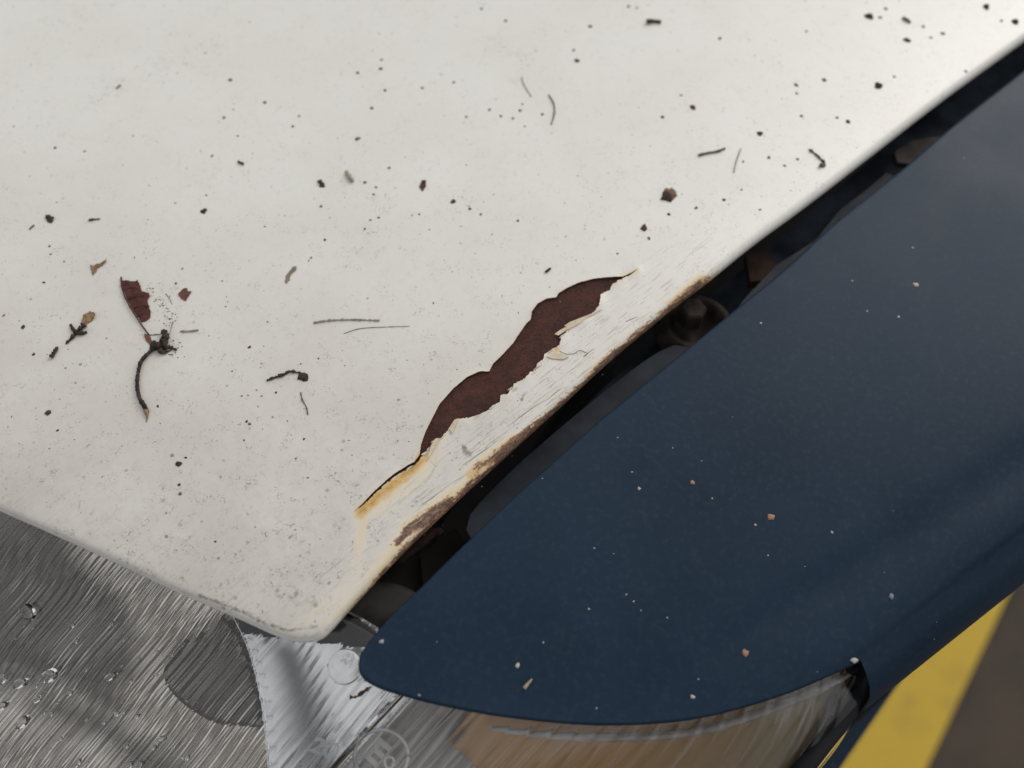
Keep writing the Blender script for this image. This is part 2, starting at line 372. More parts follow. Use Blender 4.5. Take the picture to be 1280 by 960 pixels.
hole_px = np.vstack([jag(HOLE_UP, 0.12)[:-1], jag([HOLE_UP[-1]] + HOLE_LO, 0.42)[:-1]])
def zbase(x, y): return H + 0.02 * (y - 0.1)
EDGE_C = edge[::3]
def edrop(d): return 0.0008 * np.exp(-(d / 0.0005)) + 0.0008 * np.exp(-(d / 0.0065)**1.3)
def zhood(x, y):
    p = np.stack([np.ravel(x), np.ravel(y)], 1); d = segdist(p, EDGE_C)
    return (zbase(p[:, 0], p[:, 1]) - edrop(d)).reshape(np.shape(x))
hole = PS(hole_px[:, 0], hole_px[:, 1], zhood)[:, :2]
hole_up_n = len(jag(HOLE_UP, 0)) - 1

# sample points: rings along the edge, fine near the damage, coarse elsewhere
nrm = np.zeros_like(edge); tg = np.gradient(edge, axis=0); nrm[:, 0], nrm[:, 1] = -tg[:, 1], tg[:, 0]
nrm /= np.linalg.norm(nrm, axis=1)[:, None]
pts = []
for d in (0.00018, 0.0004, 0.0007, 0.0011, 0.0016, 0.0022, 0.003):
    q = edge + nrm * d; q = q[segdist(q, edge) > d * 0.97]; pts.append(q[::1 if d < 0.001 else 2])
def grid(x0, x1, y0, y1, s):
    gx, gy = np.meshgrid(np.arange(x0, x1, s), np.arange(y0, y1, s)); g = np.stack([gx.ravel(), gy.ravel()], 1)
    return g + rng.uniform(-0.3 * s, 0.3 * s, g.shape)
bb0, bb1 = outline.min(0), outline.max(0)
g = grid(-0.22, 0.25, 0.0, 0.32, 0.0009); de = segdist(g, edge[::12]); px_, py_ = proj(np.c_[g, zbase(g[:, 0], g[:, 1])])
vis = (px_ > -60) & (px_ < 1340) & (py_ > -60) & (py_ < 1020)
near = vis & (((de < 0.026) & (px_ > 330) & (px_ < 960)) | ((de < 0.009)))
pts.append(g[near & inside(g, outline) & (de > 0.0032)])
g = grid(-0.25, 0.28, 0.0, 0.36, 0.004); de = segdist(g, edge[::12]); px_, py_ = proj(np.c_[g, zbase(g[:, 0], g[:, 1])])
pts.append(g[inside(g, outline) & (de > 0.012) & ~((de < 0.024) & (px_ > 340) & (px_ < 950))])
g = grid(bb0[0], bb1[0], bb0[1], bb1[1], 0.04); pts.append(g[inside(g, outline) & ((g[:, 1] > 0.36) | (g[:, 0] < -0.25) | (g[:, 0] > 0.28)) & (segdist(g, edge[::12]) > 0.03)])
pts = np.vstack(pts); pts = pts[segdist(pts, np.vstack([hole, hole[:1]])) > 0.00022]
fill = pts[inside(pts, hole)]; pts_all = np.vstack([outline, hole, pts])
no, nh = len(outline), len(hole)
S = 1000.0
edges = [(i, (i + 1) % no) for i in range(no)] + [(no + i, no + (i + 1) % nh) for i in range(nh)]
res = delaunay_2d_cdt([Vector(p * S) for p in pts_all], edges, [], 0, 1e-5)
V2 = np.array([tuple(v) for v in res[0]]) / S; T = np.array([f for f in res[2] if len(f) == 3])
inv = {}
for k, src in enumerate(res[3]):
    for s in src: inv[s] = k
cen = V2[T].mean(1)
ins_o = inside(cen, outline); ins_h = inside(cen, hole)
DH = segdist(V2, np.vstack([hole, hole[:1]])); DE = segdist(V2, EDGE_C)
Z = zbase(V2[:, 0], V2[:, 1]) - edrop(DE)
# the paint lifts a little around the chip, most along the lower, loose edge
lowd = segdist(V2, hole[hole_up_n:]); upd = segdist(V2, hole[:hole_up_n])
Zp = Z + 0.00034 * np.exp(-(upd / 0.0008)) + 0.00030 * np.exp(-(lowd / 0.0016)) * (0.5 + 0.5 * np.sin(V2[:, 0] * 900 + V2[:, 1] * 400))
hx, hy = proj(np.c_[V2, Zp]); HP = np.c_[hx, hy]
def stroke(pl, rad, soft=1.0):             # mask along a polyline in photo pixels
    pl = np.array(pl, float); pl = np.vstack([pl, pl[-1:] + 0.01]) if len(pl) == 1 else pl
    return np.exp(-(segdist(HP, pl) / rad)**2 * soft)
ZE_ = lambda L: z2(L)
rust = np.zeros(len(V2)); stain = np.zeros(len(V2)); black = np.zeros(len(V2))
for pl, r, s in [(ZE_([(540, 668), (600, 625), (650, 585)]), 8, 1.0), (ZE_([(470, 705), (520, 675)]), 7, .6), (ZE_([(640, 590), (740, 505), (830, 430)]), 4, .85), (ZE_([(870, 380), (930, 325), (990, 288), (1055, 240)]), 5, 1.0),
                 (ZE_([(1050, 240), (1140, 170)]), 3, .8), (ZE_([(240, 915), (310, 868), (385, 820)]), 8, .95), (ZE_([(205, 955), (260, 895)]), 5, .9), (ZE_([(1150, 140), (1190, 112), (1212, 88)]), 5, .78), (ZE_([(860, 395), (900, 345)]), 3.5, .5)]:
    rust = np.maximum(rust, s * stroke(pl, r))
hemw = np.interp(HP[:, 0], [470, 510, 600, 720, 800, 860, 885, 900], [0, .5, .62, .5, .6, .75, .5, 0.0])
hemw = hemw * (0.72 + 0.28 * np.sin(HP[:, 0] * 0.11) * np.sin(HP[:, 0] * 0.043 + 1))
rust = np.maximum(rust, hemw * np.exp(-(DE / (0.0006 + 0.0004 * np.sin(HP[:, 0] * 0.06)**2))**2))
for pl, r, s in [(ZE_([(85, 850), (150, 795), (250, 712), (290, 670)]), 9, .75), (ZE_([(80, 862), (100, 838)]), 8, .62), (ZE_([(95, 860), (84, 920), (80, 965)]), 8, .30), (ZE_([(88, 900), (70, 1020), (60, 1090)]), 14, .18), (ZE_([(150, 830), (260, 740), (320, 660)]), 20, .22),
                 (ZE_([(450, 730), (510, 680), (600, 615)]), 10, .55), (ZE_([(230, 900), (330, 830), (430, 760)]), 9, .36), (ZE_([(840, 405), (900, 350), (1010, 270)]), 7, .45), (ZE_([(720, 330), (735, 310)]), 5, .6),
                 (ZE_([(1120, 165), (1215, 80)]), 9, .5), (ZE_([(120, 1090), (260, 900)]), 18, .30), ([(415, 775), (500, 680)], 10, .22), ([(380, 780), (440, 730)], 14, .16), (ZE_([(950, 75), (1005, 48)]), 6, .35)]:
    stain = np.maximum(stain, s * stroke(pl, r))
CR = np.array(z2([(1010, 44), (770, 115), (655, 190), (510, 386), (350, 500), (284, 630), (262, 690), (205, 721), (125, 789), (58, 856), (10, 910)]))
upper_side = np.interp(-HP[:, 0], -CR[:, 0], CR[:, 1]) > HP[:, 1]
stain *= np.where(upper_side & (DE > 0.004), np.exp(-(segdist(HP, CR) / 1.6)**2), 1.0)
stain = np.maximum(stain, 0.20 * np.exp(-(DH / 0.0012)) * (HP[:, 0] < 790))
stain = np.maximum(stain, 0.15 * np.exp(-(DE / 0.004)) * (HP[:, 0] < 900) * (HP[:, 0] > 400))
for pl, r, s in [(ZE_([(440, 660), (425, 640)]), 7, .75), (ZE_([(480, 600), (560, 550), (690, 480)]), 11, .40), (ZE_([(630, 460), (615, 485)]), 3.5, .7), ([(250, 744), (303, 765), (335, 781), (362, 788), (395, 783)], 4.5, .66), ([(300, 760), (350, 782), (400, 780), (416, 762)], 10, .38),
                 (ZE_([(250, 830), (270, 822)]), 4, .7), ([(442, 603), (448, 608)], 8, .45), ([(330, 735), (400, 752)], 24, .44), ([(215, 722), (290, 745)], 18, .42), ([(150, 690), (230, 722)], 9, .36), ([(400, 690), (440, 720)], 16, .34), ([(345, 700), (300, 715)], 20, .36), ([(40, 645), (140, 690)], 6, .3), (ZE_([(500, 640), (700, 480), (850, 370)]), 4, .45), (ZE_([(1160, 140), (1215, 85)]), 4, .7),
                 ([(200, 86), (250, 70)], 9, .30), ([(640, 55), (655, 66)], 7, .40), ([(605, 55), (625, 57)], 7, .3), ([(648, 82)], 5, .4), ([(150, 5), (60, 25)], 10, .26), ([(690, 447), (730, 440)], 5, .55), ([(412, 765), (470, 700)], 7, .34)]:
    black = np.maximum(black, s * stroke(pl, r))
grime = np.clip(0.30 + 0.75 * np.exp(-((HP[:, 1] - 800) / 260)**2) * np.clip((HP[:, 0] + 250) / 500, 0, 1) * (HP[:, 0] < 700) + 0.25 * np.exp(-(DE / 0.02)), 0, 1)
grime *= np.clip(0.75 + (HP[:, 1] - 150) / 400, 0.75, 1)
for pl, r, s in [([(120, 120), (200, 86), (270, 60)], 18, .8), ([(60, 30), (150, 5)], 16, .6), ([(605, 55), (655, 66)], 14, .8), ([(648, 85), (660, 110)], 12, .6), ([(470, 60), (480, 115)], 20, .5), ([(470, 240), (460, 290), (440, 330)], 26, .7), ([(60, 315), (80, 330)], 18, .7), ([(560, 250), (600, 280)], 22, .5), ([(200, 360), (210, 430)], 22, .9), ([(1080, 100), (1130, 120)], 30, .5), ([(990, 200), (1030, 150)], 22, .5)]:
    grime = np.maximum(grime, s * stroke(pl, r))
band = np.exp(-(np.clip(DE - 0.002, 0, 1) / 0.009)**2)
scratch = band * np.clip((HP[:, 0] - 380) / 60, 0, 1) * np.clip((930 - HP[:, 0]) / 60, 0, 1) + 0.35 * np.exp(-(DE / 0.012)**2) * (HP[:, 0] < 430)
paint_t = T[ins_o & ~ins_h]
used = np.unique(paint_t); mp = -np.ones(len(V2), int); mp[used] = np.arange(len(used))
verts = list(np.c_[V2, Zp][used]); faces = [tuple(mp[t]) for t in paint_t]; midx = [0] * len(faces)
shade_dirt = np.clip((HP[:, 1] - 210 - 0.2 * HP[:, 0]) / 500 + 0.2, 0, 1) * 0.9  # painted light falloff plus dirt, growing towards the lower left
A = {'shade_dirt': list(shade_dirt[used]), 'rust': list(rust[used]), 'stain': list(stain[used]), 'black': list(black[used]), 'grime': list(grime[used]), 'scratch': list(scratch[used])}
# orientation
if len(faces):
    a, b, c = (np.array(verts[i]) for i in faces[0])
    if np.cross(b - a, c - a)[2] < 0: faces = [f[::-1] for f in faces]
def addv(p, **kw):
    verts.append(np.array(p)); [A[k].append(kw.get(k, 0.0)) for k in A]; return len(verts) - 1
# lip of the chip: its own vertices, brown broken edge
hv = [inv[no + i] for i in range(nh)]
top = [addv(np.r_[V2[k], Zp[k] - 0.00002]) for k in hv]; bot = [addv(np.r_[V2[k], Z[k] - 0.00045]) for k in hv]
for i in range(nh):
    j = (i + 1) % nh; faces.append((top[i], top[j], bot[j], bot[i])); midx.append(1)
# folded hem all along the visible edge
ev = [inv[i] for i in range(len(edge))]
prof = [(0.00022, 0.00035), (0.00034, 0.0009), (0.00034, 0.0019), (0.0002, 0.0026), (-0.0003, 0.0030), (-0.0012, 0.0031), (-0.011, 0.0031)]
exx = edge_px[:, 0]
hem_r = np.interp(exx, [415, 450, 500, 560, 600, 700, 800, 860, 885, 900], [0.0, .35, .62, .55, .75, .72, .85, .8, .4, 0.0])
rows = [[mp[k] for k in ev]]
for o_, d_ in prof:
    r = []
    for i, k in enumerate(ev):
        p = np.r_[V2[k] - nrm[i] * o_, Z[k] - d_]
        r.append(addv(p, rust=float(hem_r[i]) * (1.0 if d_ > 0.0006 else 0.8), stain=0.3 * (hem_r[i] > 0.1), grime=0.4, black=0.35 * (hem_r[i] > 0.1)))
    rows.append(r)
for ra, rb in zip(rows[:-1], rows[1:]):
    for i in range(len(ev) - 1): faces.append((ra[i], rb[i], rb[i + 1], ra[i + 1])); midx.append(0)
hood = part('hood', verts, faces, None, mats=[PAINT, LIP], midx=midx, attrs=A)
hood['label'] = 'white bonnet with a rust chip and dirty rounded corner'
# rusted steel under the missing paint
keep = ins_h | ((DH[T].min(1) < 0.0012) & ins_o & ~ins_h & (DE[T].min(1) > 0.0012))
rt = T[keep]; u2 = np.unique(rt); m2 = -np.ones(len(V2), int); m2[u2] = np.arange(len(u2))
part('rust_patch', np.c_[V2, Z - 0.00034][u2], [tuple(m2[t]) for t in rt], RUST, hood)
# slivers of loose paint along the chip
def on_hood(px, py, lift=0.0):
    p = PS(np.asarray(px, float), np.asarray(py, float), zhood); p[..., 2] += lift; return p
FL = [[(693, 419), (700, 414), (722, 402), (735, 396), (728, 403), (708, 414), (698, 420)], [(705, 409), (712, 404), (745, 391), (752, 388), (738, 396), (715, 409)], [(562, 537), (570, 525), (574, 524), (570, 533), (565, 543)], [(540, 556), (545, 549), (551, 549), (546, 557), (538, 570), (533, 577)], [(683, 447), (692, 443), (704, 444), (711, 447), (704, 450), (690, 449)]]
for q in FL:
    q = np.array(q, float); p = on_hood(q[:, 0], q[:, 1], 0.00035); p[:, 2] += np.linspace(0.0004, 0, len(p)) * 0.6
    v, f = plate_geo(p, 0.00022); part('paint_flake', v, f, TAN, hood, smooth=False)
for k in range(22):                        # small curled scales all along the loose edge
    i_ = rng.integers(30, len(HOLE_LO) * 0 + 260) % (len(hole_px) - hole_up_n) + hole_up_n
    x, y = hole_px[i_ % len(hole_px)]; L = rng.uniform(4, 11); W = rng.uniform(0.8, 2.0); an = math.radians(rng.uniform(28, 50))
    ca, sa = math.cos(an), -math.sin(an); o_ = rng.uniform(-1.0, 2.5); x += 0.64 * o_; y += 0.77 * o_
    q = np.array([(x + ca * a_ - sa * b_, y + sa * a_ + ca * b_) for a_, b_ in ((-L / 2, 0), (-L / 4, -W / 2), (L / 4, -W / 2), (L / 2, 0.3 * W), (L / 5, W / 2), (-L / 3, W / 2))])
    p = on_hood(q[:, 0], q[:, 1], 0.0003); p[:, 2] += rng.uniform(0, 0.00025) * np.array([1, .6, .3, 0, .2, .7])
    v, f = plate_geo(p, 0.00012); part('paint_flake', v, f, TAN if k % 3 == 0 else SCALE, hood, smooth=False)
for q in [[(699, 439), (709, 443), (718, 442), (724, 438), (733, 441)], [(688, 447), (676, 457), (668, 462)], [(735, 441), (729, 446)], [(782, 402), (797, 396)]]:
    q = resample(q, step=3); v, f = tube_geo(on_hood(q[:, 0], q[:, 1], 0.00002), 0.00006, 5); part('paint_crack', v, f, RUSTPART, hood)
for k in range(26):                        # splintered ridges running along the abraded strip
    x0 = rng.uniform(505, 800); ye = np.interp(x0, edge_px[400 if len(edge_px) > 900 else 0:, 0], edge_px[400 if len(edge_px) > 900 else 0:, 1])
    y0 = ye - rng.uniform(12, 44); L = rng.uniform(14, 46); sl = rng.uniform(0.62, 0.86)
    q = resample([(x0, y0), (x0 + L * .35, y0 - sl * L * .35 + rng.uniform(-1.2, 1.2)), (x0 + L * .7, y0 - sl * L * .7 + rng.uniform(-1.2, 1.2)), (x0 + L, y0 - sl * L)], step=3)
    if inside(q, hole_px).any() or segdist(q, hole_px).min() < 2: continue
    v, f = tube_geo(on_hood(q[:, 0], q[:, 1], 0.00001), np.sin(np.linspace(0.15, 3.0, len(q))) * rng.uniform(0.00003, 0.00008), 5); part('paint_crack', v, f, [SCALE, TAN, GREYD][k % 3], hood)
# fine cracks in the lifted paint beside the stain
for q in [[(540, 562), (528, 590), (505, 612)], [(547, 565), (540, 590), (512, 618), (498, 630)], [(533, 565), (515, 595), (490, 615)], [(550, 575), (535, 600), (520, 612)], [(537, 575), (545, 583)]]:
    q = resample(q, step=4); p = on_hood(q[:, 0], q[:, 1], 0.00002)
    v, f = tube_geo(p, 0.00005, 5); part('paint_crack', v, f, TAN, hood)

# ---- blue front wing
SV = [0, .05, .1, .25, .45, .62, .8, .87, .94, 1]
SP = [(450, 829), (452, 840), (462, 850), (490, 862), (560, 880), (650, 895), (760, 903), (870, 895), (980, 865), (1075, 824)]
EV = [0, .8, 1]; EP = [(1560, -140), (1560, 405), (1560, 448)]
A_px = resample([(450, 829), (453, 817), (470, 794), (494, 767), (532, 731), (570, 693), (607, 658), (636, 630), (700, 572), (747, 530), (802, 485), (860, 437), (920, 388), (987, 333), (1044, 280), (1093, 241), (1138, 205), (1186, 163), (1243, 118), (1280, 89), (1420, -25), (1560, -140)], n=140)
vv = np.r_[0, 0.006, 0.015, 0.03, 0.05, np.linspace(0.075, 1, 70)]
VT = np.linspace(0, 1, 401)
gs_ = lambda c, w_: np.exp(-((VT - c) / w_)**2)
def integ(sl): return -2.0 - np.r_[0, np.cumsum((sl[1:] + sl[:-1]) / 2)] / 400
ramp = np.clip((VT - 0.9) / 0.1, 0, 1)**2
pz_s = integ(3 + 14 * VT + 14 * gs_(.765, .035) - 9 * gs_(.86, .05) + 70 * ramp)
pz_flat = integ(3 + 14 * VT + 50 * ramp)
SPX = np.stack([np.interp(np.linspace(0, 1, 200), SV, [p[k] for p in SP]) for k in (0, 1)], 1)
SPs = resample(SP, n=400); SPv = np.interp(np.arange(400), [np.argmin(np.linalg.norm(SPs - p, axis=1)) for p in SP], SV)
NU, NVf = 90, len(vv)
FG = np.zeros((NU, NVf, 3))
for j, v in enumerate(vv):
    s_px = np.array([np.interp(v, SPv, SPs[:, 0]), np.interp(v, SPv, SPs[:, 1])])
    e_px = np.array([1560, np.interp(v, EV, [p[1] for p in EP])])
    zp = np.interp(v, np.linspace(0, 1, 401), pz_s); zf = np.interp(v, np.linspace(0, 1, 401), pz_flat)
    z0 = zf - 2.5 * v; z1 = zp
    A0 = P(A_px[:, 0], A_px[:, 1], np.full(len(A_px), -2.0))
    s3, e3 = P(*s_px, z0), P(*e_px, z1)
    sA = np.r_[0, np.cumsum(np.linalg.norm(np.diff(A0, axis=0), axis=1))]; sA /= sA[-1]
    for i in range(NU):
        u = (i / (NU - 1))**1.6
        base = np.array([np.interp(u, sA, A0[:, k]) for k in range(3)])
        cur = base - (A0[0] + (A0[-1] - A0[0]) * u)          # bow of the gap edge, fading across the panel
        p = s3 + (e3 - s3) * u + cur * (1 - v)**1.5
        cr = np.clip((u - 0.08) / 0.2, 0, 1); p[2] = H + ((1 - cr) * zf + cr * zp - 2.5 * v * (1 - u)**2) / 1000
        FG[i, j] = p
fv = list(FG.reshape(-1, 3)); ff = gridfaces(NU, NVf, flip=True)
def strip(base_idx, rows_):
    prev = base_idx
    for r in rows_:
        o = len(fv); fv.extend(r); cur = [o + k for k in range(len(r))]
        for k in range(len(r) - 1): ff.append((prev[k], prev[k + 1], cur[k + 1], cur[k]))
        prev = cur
# outer side rolls over and drops
outer = [i * NVf + NVf - 1 for i in range(NU)]
po = FG[:, -1]; tn = np.gradient(po, axis=0); on = np.stack([tn[:, 1], -tn[:, 0], 0 * tn[:, 0]], 1); on /= np.linalg.norm(on, axis=1)[:, None]
rolls = [(0.003, 0.0024), (0.0058, 0.0058), (0.008, 0.0105), (0.0093, 0.017), (0.0098, 0.028), (0.0098, 0.05), (0.008, 0.10), (0.002, 0.20), (-0.02, 0.42)]
strip(outer, [[p + n * a - np.array([0, 0, b]) for p, n in zip(po, on)] for a, b in rolls])
# turned-down flanges along the gap and along the lamp
pi = FG[:, 0]; tn = np.gradient(pi, axis=0); inn = np.stack([-tn[:, 1], tn[:, 0], 0 * tn[:, 0]], 1); inn /= np.linalg.norm(inn, axis=1)[:, None]
fl = [(0.0003, 0.0003), (0.0005, 0.0008), (0.0004, 0.0020), (-0.0006, 0.0045), (-0.004, 0.0052)]
strip([i * NVf for i in range(NU)][::-1], [[p + n * a - np.array([0, 0, b]) for p, n in zip(pi, inn)][::-1] for a, b in fl])
pf = FG[0]; tn = np.gradient(pf, axis=0); fn = np.stack([tn[:, 1], -tn[:, 0], 0 * tn[:, 0]], 1); fn /= np.linalg.norm(fn, axis=1)[:, None]
if (fn[NVf // 2] @ np.array([0, -1, 0])) < 0: fn = -fn
strip(list(range(NVf)), [[p + n * a - np.array([0, 0, b]) for p, n in zip(pf, fn)] for a, b in [(0.0003, 0.0003), (0.0005, 0.0009), (0.0003, 0.0018), (-0.0008, 0.0022), (-0.006, 0.0024)]])
fender = part('fender', fv, ff, BLUE)
fender['label'] = 'dark blue front wing with rain spots'
FX = FG.reshape(-1, 3)
def on_fender(px, py, lift=0.0):
    qx, qy = proj(FX); out = []
    for x, y in zip(np.atleast_1d(px), np.atleast_1d(py)):
        d = (qx - x)**2 + (qy - y)**2; k = np.argsort(d)[:4]; wg = 1 / (d[k] + 1e-6)
        z = (FX[k, 2] * wg).sum() / wg.sum(); p = P(float(x), float(y), (z - H) * 1000); p[2] += lift; out.append(p)
    return np.array(out)

# ---- what shows in the gap: inner structure
def flat(name, px, z, thick, mat, parent=None, rough=None, smooth=False):
    q = np.array(px, float); p = P(q[:, 0], q[:, 1], np.full(len(q), z)); v, f = plate_geo(p, thick)
    return part(name, v, f, mat, parent, smooth=smooth)
bay = empty('engine_bay', (0, 0, 0)); bay.parent = car; bay.matrix_parent_inverse = Matrix.Translation(-Vector(car.location))
def bpart(name, v, f, mat, **k):
    o = mk(name, v, f, mat, None, **k); o.parent = bay; return o
def bflat(name, px, z, thick, mat, zs=None):
    q = np.array(px, float); p = P(q[:, 0], q[:, 1], np.full(len(q), z) if zs is None else np.array(zs, float)); v, f = plate_geo(p, thick / 1000)
    return bpart(name, v, f, mat, smooth=False)
ko = np.argmin(np.linalg.norm(edge_px - np.array([411, 785]), axis=1))
sd = side_dir(); so = np.array([sd[1], -sd[0]])
fl_ = [edge[0], edge[ko] + np.array([-0.02, -0.03]), edge[ko] + so * 0.04 - sd * 0.01, edge[-1] + sd * 0.5 + so * 0.04, far[1], far[2]]
bpart('bay_floor', [(p[0], p[1], H - 0.11) for p in fl_], [tuple(range(6))], UNDER, smooth=False)
bflat('inner_wing', [(560, 740), (600, 640), (760, 480), (900, 360), (1100, 190), (1300, 20), (1420, -60), (1420, 40), (1200, 240), (900, 500), (640, 740)], -27, 2, INNER)
bflat('wing_rail', resample([(583, 662), (590, 640), (640, 588), (700, 535), (760, 486), (815, 445), (850, 430), (862, 445), (830, 500), (760, 570), (680, 650), (620, 700), (598, 690), (583, 662)][:-1], n=40, smooth=True), -13, 2.0, FLANGE)
bflat('wing_rail', [(893, 432), (905, 408), (932, 372), (970, 332), (1020, 300), (1050, 262), (1082, 238), (1108, 216), (1122, 222), (1150, 225), (1060, 330), (960, 410), (920, 440)], -13, 2.0, FLANGE)
bflat('rusty_bracket', [(932, 318), (948, 303), (962, 312), (972, 332), (960, 350), (938, 352)], -17, 3, RUSTPART)
bflat('rusty_bracket', [(1118, 190), (1140, 176), (1160, 172), (1182, 170), (1168, 190), (1140, 205), (1122, 203)], -12, 2, BOLT)
# bolt sitting in a dished hole
def lathe(px, py, z, prof, n=36):
    c = P(px, py, z); v = []; f = []
    for r, h in prof:
        for k in range(n):
            a = 2 * math.pi * k / n; v.append(c + np.array([r * math.cos(a), r * math.sin(a), h]) / 1000)
    for i in range(len(prof) - 1):
        for k in range(n): f.append((i * n + k, i * n + (k + 1) % n, (i + 1) * n + (k + 1) % n, (i + 1) * n + k))
    f.append(tuple(range(n))[::-1]); return v, f
v, f = lathe(872, 402, -17, [(0.1, -4), (5.6, -4), (6.2, -2.2), (7.2, -0.4), (8.3, 0.0), (9.0, -0.5), (10.5, -2.5), (11, -5)]); bpart('washer_dish', v, f, BOLT)
v, f = lathe(866, 388, -13, [(0.1, 1.6), (3.0, 1.5), (3.5, 1.0), (3.7, 0.2), (3.7, -4.5)], 6)
bpart('bolt_head', v, [q[::-1] for q in f], BOLT, smooth=False)
v, f = lathe(775, 490, -30, [(0.1, 2.6), (4.6, 2.5), (5.9, 1.0), (5.9, -4)], 24); bpart('bolt_head', v, [q[::-1] for q in f], FLANGE)
bflat('lamp_bracket', [(470, 716), (505, 684), (530, 700), (575, 690), (600, 700), (560, 760), (520, 790), (490, 760)], -30, 4, UNDER)
bflat('lamp_bracket', [(525, 690), (570, 660), (590, 690), (560, 730), (530, 742)], -26, 3, GREYP)
q = resample([(498, 703), (510, 692), (528, 678), (545, 664), (552, 668)], n=14); bpart('wire_clip', *tube_geo(P(q[:, 0], q[:, 1], np.full(14, -22.0)), 0.0011, 8), RUSTPART)
q = resample([(575, 600), (540, 640), (520, 700), (520, 760)], n=20); bpart('wiring_hose', *tube_geo(P(q[:, 0], q[:, 1], np.full(20, -36.0)), 0.004, 10), BLACKP)
q = resample([(760, 450), (700, 530), (660, 600), (620, 660)], n=20); bpart('wiring_hose', *tube_geo(P(q[:, 0], q[:, 1], np.full(20, -42.0)), 0.003, 10), BLACKP)

# ---- headlamp
def hz(px, py):                            # height (mm) of the lamp face under a photo pixel
    d = (np.asarray(px) - 0.0) * -0.39 + (np.asarray(py) - 636.0) * 0.92
    return -10.5 - 0.07 * np.clip(d, -60, 500) - 0.00006 * np.clip(d, 0, 500)**2
def lens_geo(top_px, bot_px, ztop, zbot, ribs, per, nu, amp, bulge, thick=2.2, bead=None):
    nv = ribs * per + 1
    tp = resample(top_px, n=nv); bp = resample(bot_px, n=nv)
    zt = np.interp(np.linspace(0, 1, nv), np.linspace(0, 1, len(ztop)), ztop) if ztop is not None else hz(tp[:, 0], tp[:, 1])
    zb = np.interp(np.linspace(0, 1, nv), np.linspace(0, 1, len(zbot)), zbot) if zbot is not None else hz(bp[:, 0], bp[:, 1])
    a = P(tp[:, 0], tp[:, 1], zt); b = P(bp[:, 0], bp[:, 1], zb)
    G = np.zeros((nu, nv, 3)); I = np.zeros_like(G)
    ph = np.arange(nv) / per
    fr = np.abs(ph - np.round(ph)); rib = amp * np.exp(-(fr / bead)**2) if bead else amp * np.abs(np.sin(np.pi * ph))
    wob = 0.3 + 1.0 * rng.random(ribs + 2); rib *= wob[np.round(ph).astype(int) if bead else np.minimum(np.arange(nv) // per, ribs)]
    for i in range(nu):
        u = i / (nu - 1); G[i] = a + (b - a) * u; G[i, :, 2] += bulge * 4 * u * (1 - u) / 1000
        I[i] = G[i]; I[i, :, 2] -= thick / 1000; G[i, :, 2] += rib / 1000
    v = list(G.reshape(-1, 3)) + list(I.reshape(-1, 3)); o = nu * nv
    f = gridfaces(nu, nv) + gridfaces(nu, nv, o, True)
    for j in range(nv - 1):
        f.append((j, o + j, o + j + 1, j + 1)); k = (nu - 1) * nv + j; f.append((k, k + 1, o + k + 1, o + k))
    for i in range(nu - 1):
        k = i * nv; f.append((k, k + nv, o + k + nv, o + k)); k = i * nv + nv - 1; f.append((k, o + k, o + k + nv, k + nv))
    return v, f, G
lamp = empty('headlamp', (0, 0, 0)); lamp.parent = car; lamp.matrix_parent_inverse = Matrix.Translation(-Vector(car.location))
def lpart(name, v, f, mat, **k):
    o = mk(name, v, f, mat, None, **k); o.parent = lamp; return o
HT = [(-260, 490), (-80, 565), (100, 640), (300, 735), (385, 755), (430, 762), (480, 790), (541, 845)]
HB = [(x - (1035 - y) * 0.88, 1035) for x, y in HT]
v, f, HG = lens_geo(HT, HB, None, None, 86, 16, 26, 0.07, 1.0, bead=0.13)
lpart('clear_lens', v, f, LENS)
# reflector bowl and its parts, below the lens
def field(px0, px1, py0, py1, st, zf, keepf):
    gx, gy = np.meshgrid(np.arange(px0, px1 + 1, st), np.arange(py0, py1 + 1, st)); ny, nx = gx.shape
    p = P(gx, gy, zf(gx, gy)); k = keepf(gx.ravel(), gy.ravel()).reshape(ny, nx)
    f = [(i * nx + j, i * nx + j + 1, (i + 1) * nx + j + 1, (i + 1) * nx + j)[::-1] for i in range(ny - 1) for j in range(nx - 1) if k[i, j] and k[i + 1, j] and k[i, j + 1] and k[i + 1, j + 1]]
    return list(p.reshape(-1, 3)), f
ARC = resample([(262, 700), (290, 762), (312, 810), (326, 862), (333, 910), (337, 960), (338, 1060)], n=60)
def arcx(y): return np.interp(y, ARC[:, 1], ARC[:, 0])
def bowl(x, y):
    r = np.hypot(x - 60, (y - 800) * 1.1)
    return hz(x, y) - 13 + 4 * (r / 330)**2 + 0.9 * np.sin(x * 0.034 + y * 0.021) + 0.7 * np.sin(y * 0.05 - x * 0.018)
def soft(V_, poly, feather):
    x, y = proj(np.array(V_)); q = np.c_[x, y]; poly = resample(poly + poly[:1], step=6)
    d = segdist(q, poly) * np.where(inside(q, poly[:-1]), 1, -1); return 0.5 + 0.5 * np.clip(d / feather, -1, 1)
v, f = field(-260, 420, 480, 1060, 5, bowl, lambda x, y: x < arcx(y) + 6)
dl = soft(v, [(-240, 470), (60, 640), (96, 690), (140, 735), (166, 775), (172, 815), (166, 850), (120, 866), (60, 850), (0, 838), (-240, 800)], 16)  # dark reflections in the bowl, painted as soft patches
for pl in ([(40, 862), (110, 878), (160, 905), (230, 960), (200, 985), (130, 930), (70, 900), (30, 880)], [(120, 850), (160, 870), (150, 890), (110, 872)], [(-40, 830), (20, 820), (50, 850), (10, 868), (-50, 860)]): dl = np.maximum(dl, 0.9 * soft(v, pl, 16))
lpart('reflector', v, f, REFL, attrs={'dim': dl * 0.92})
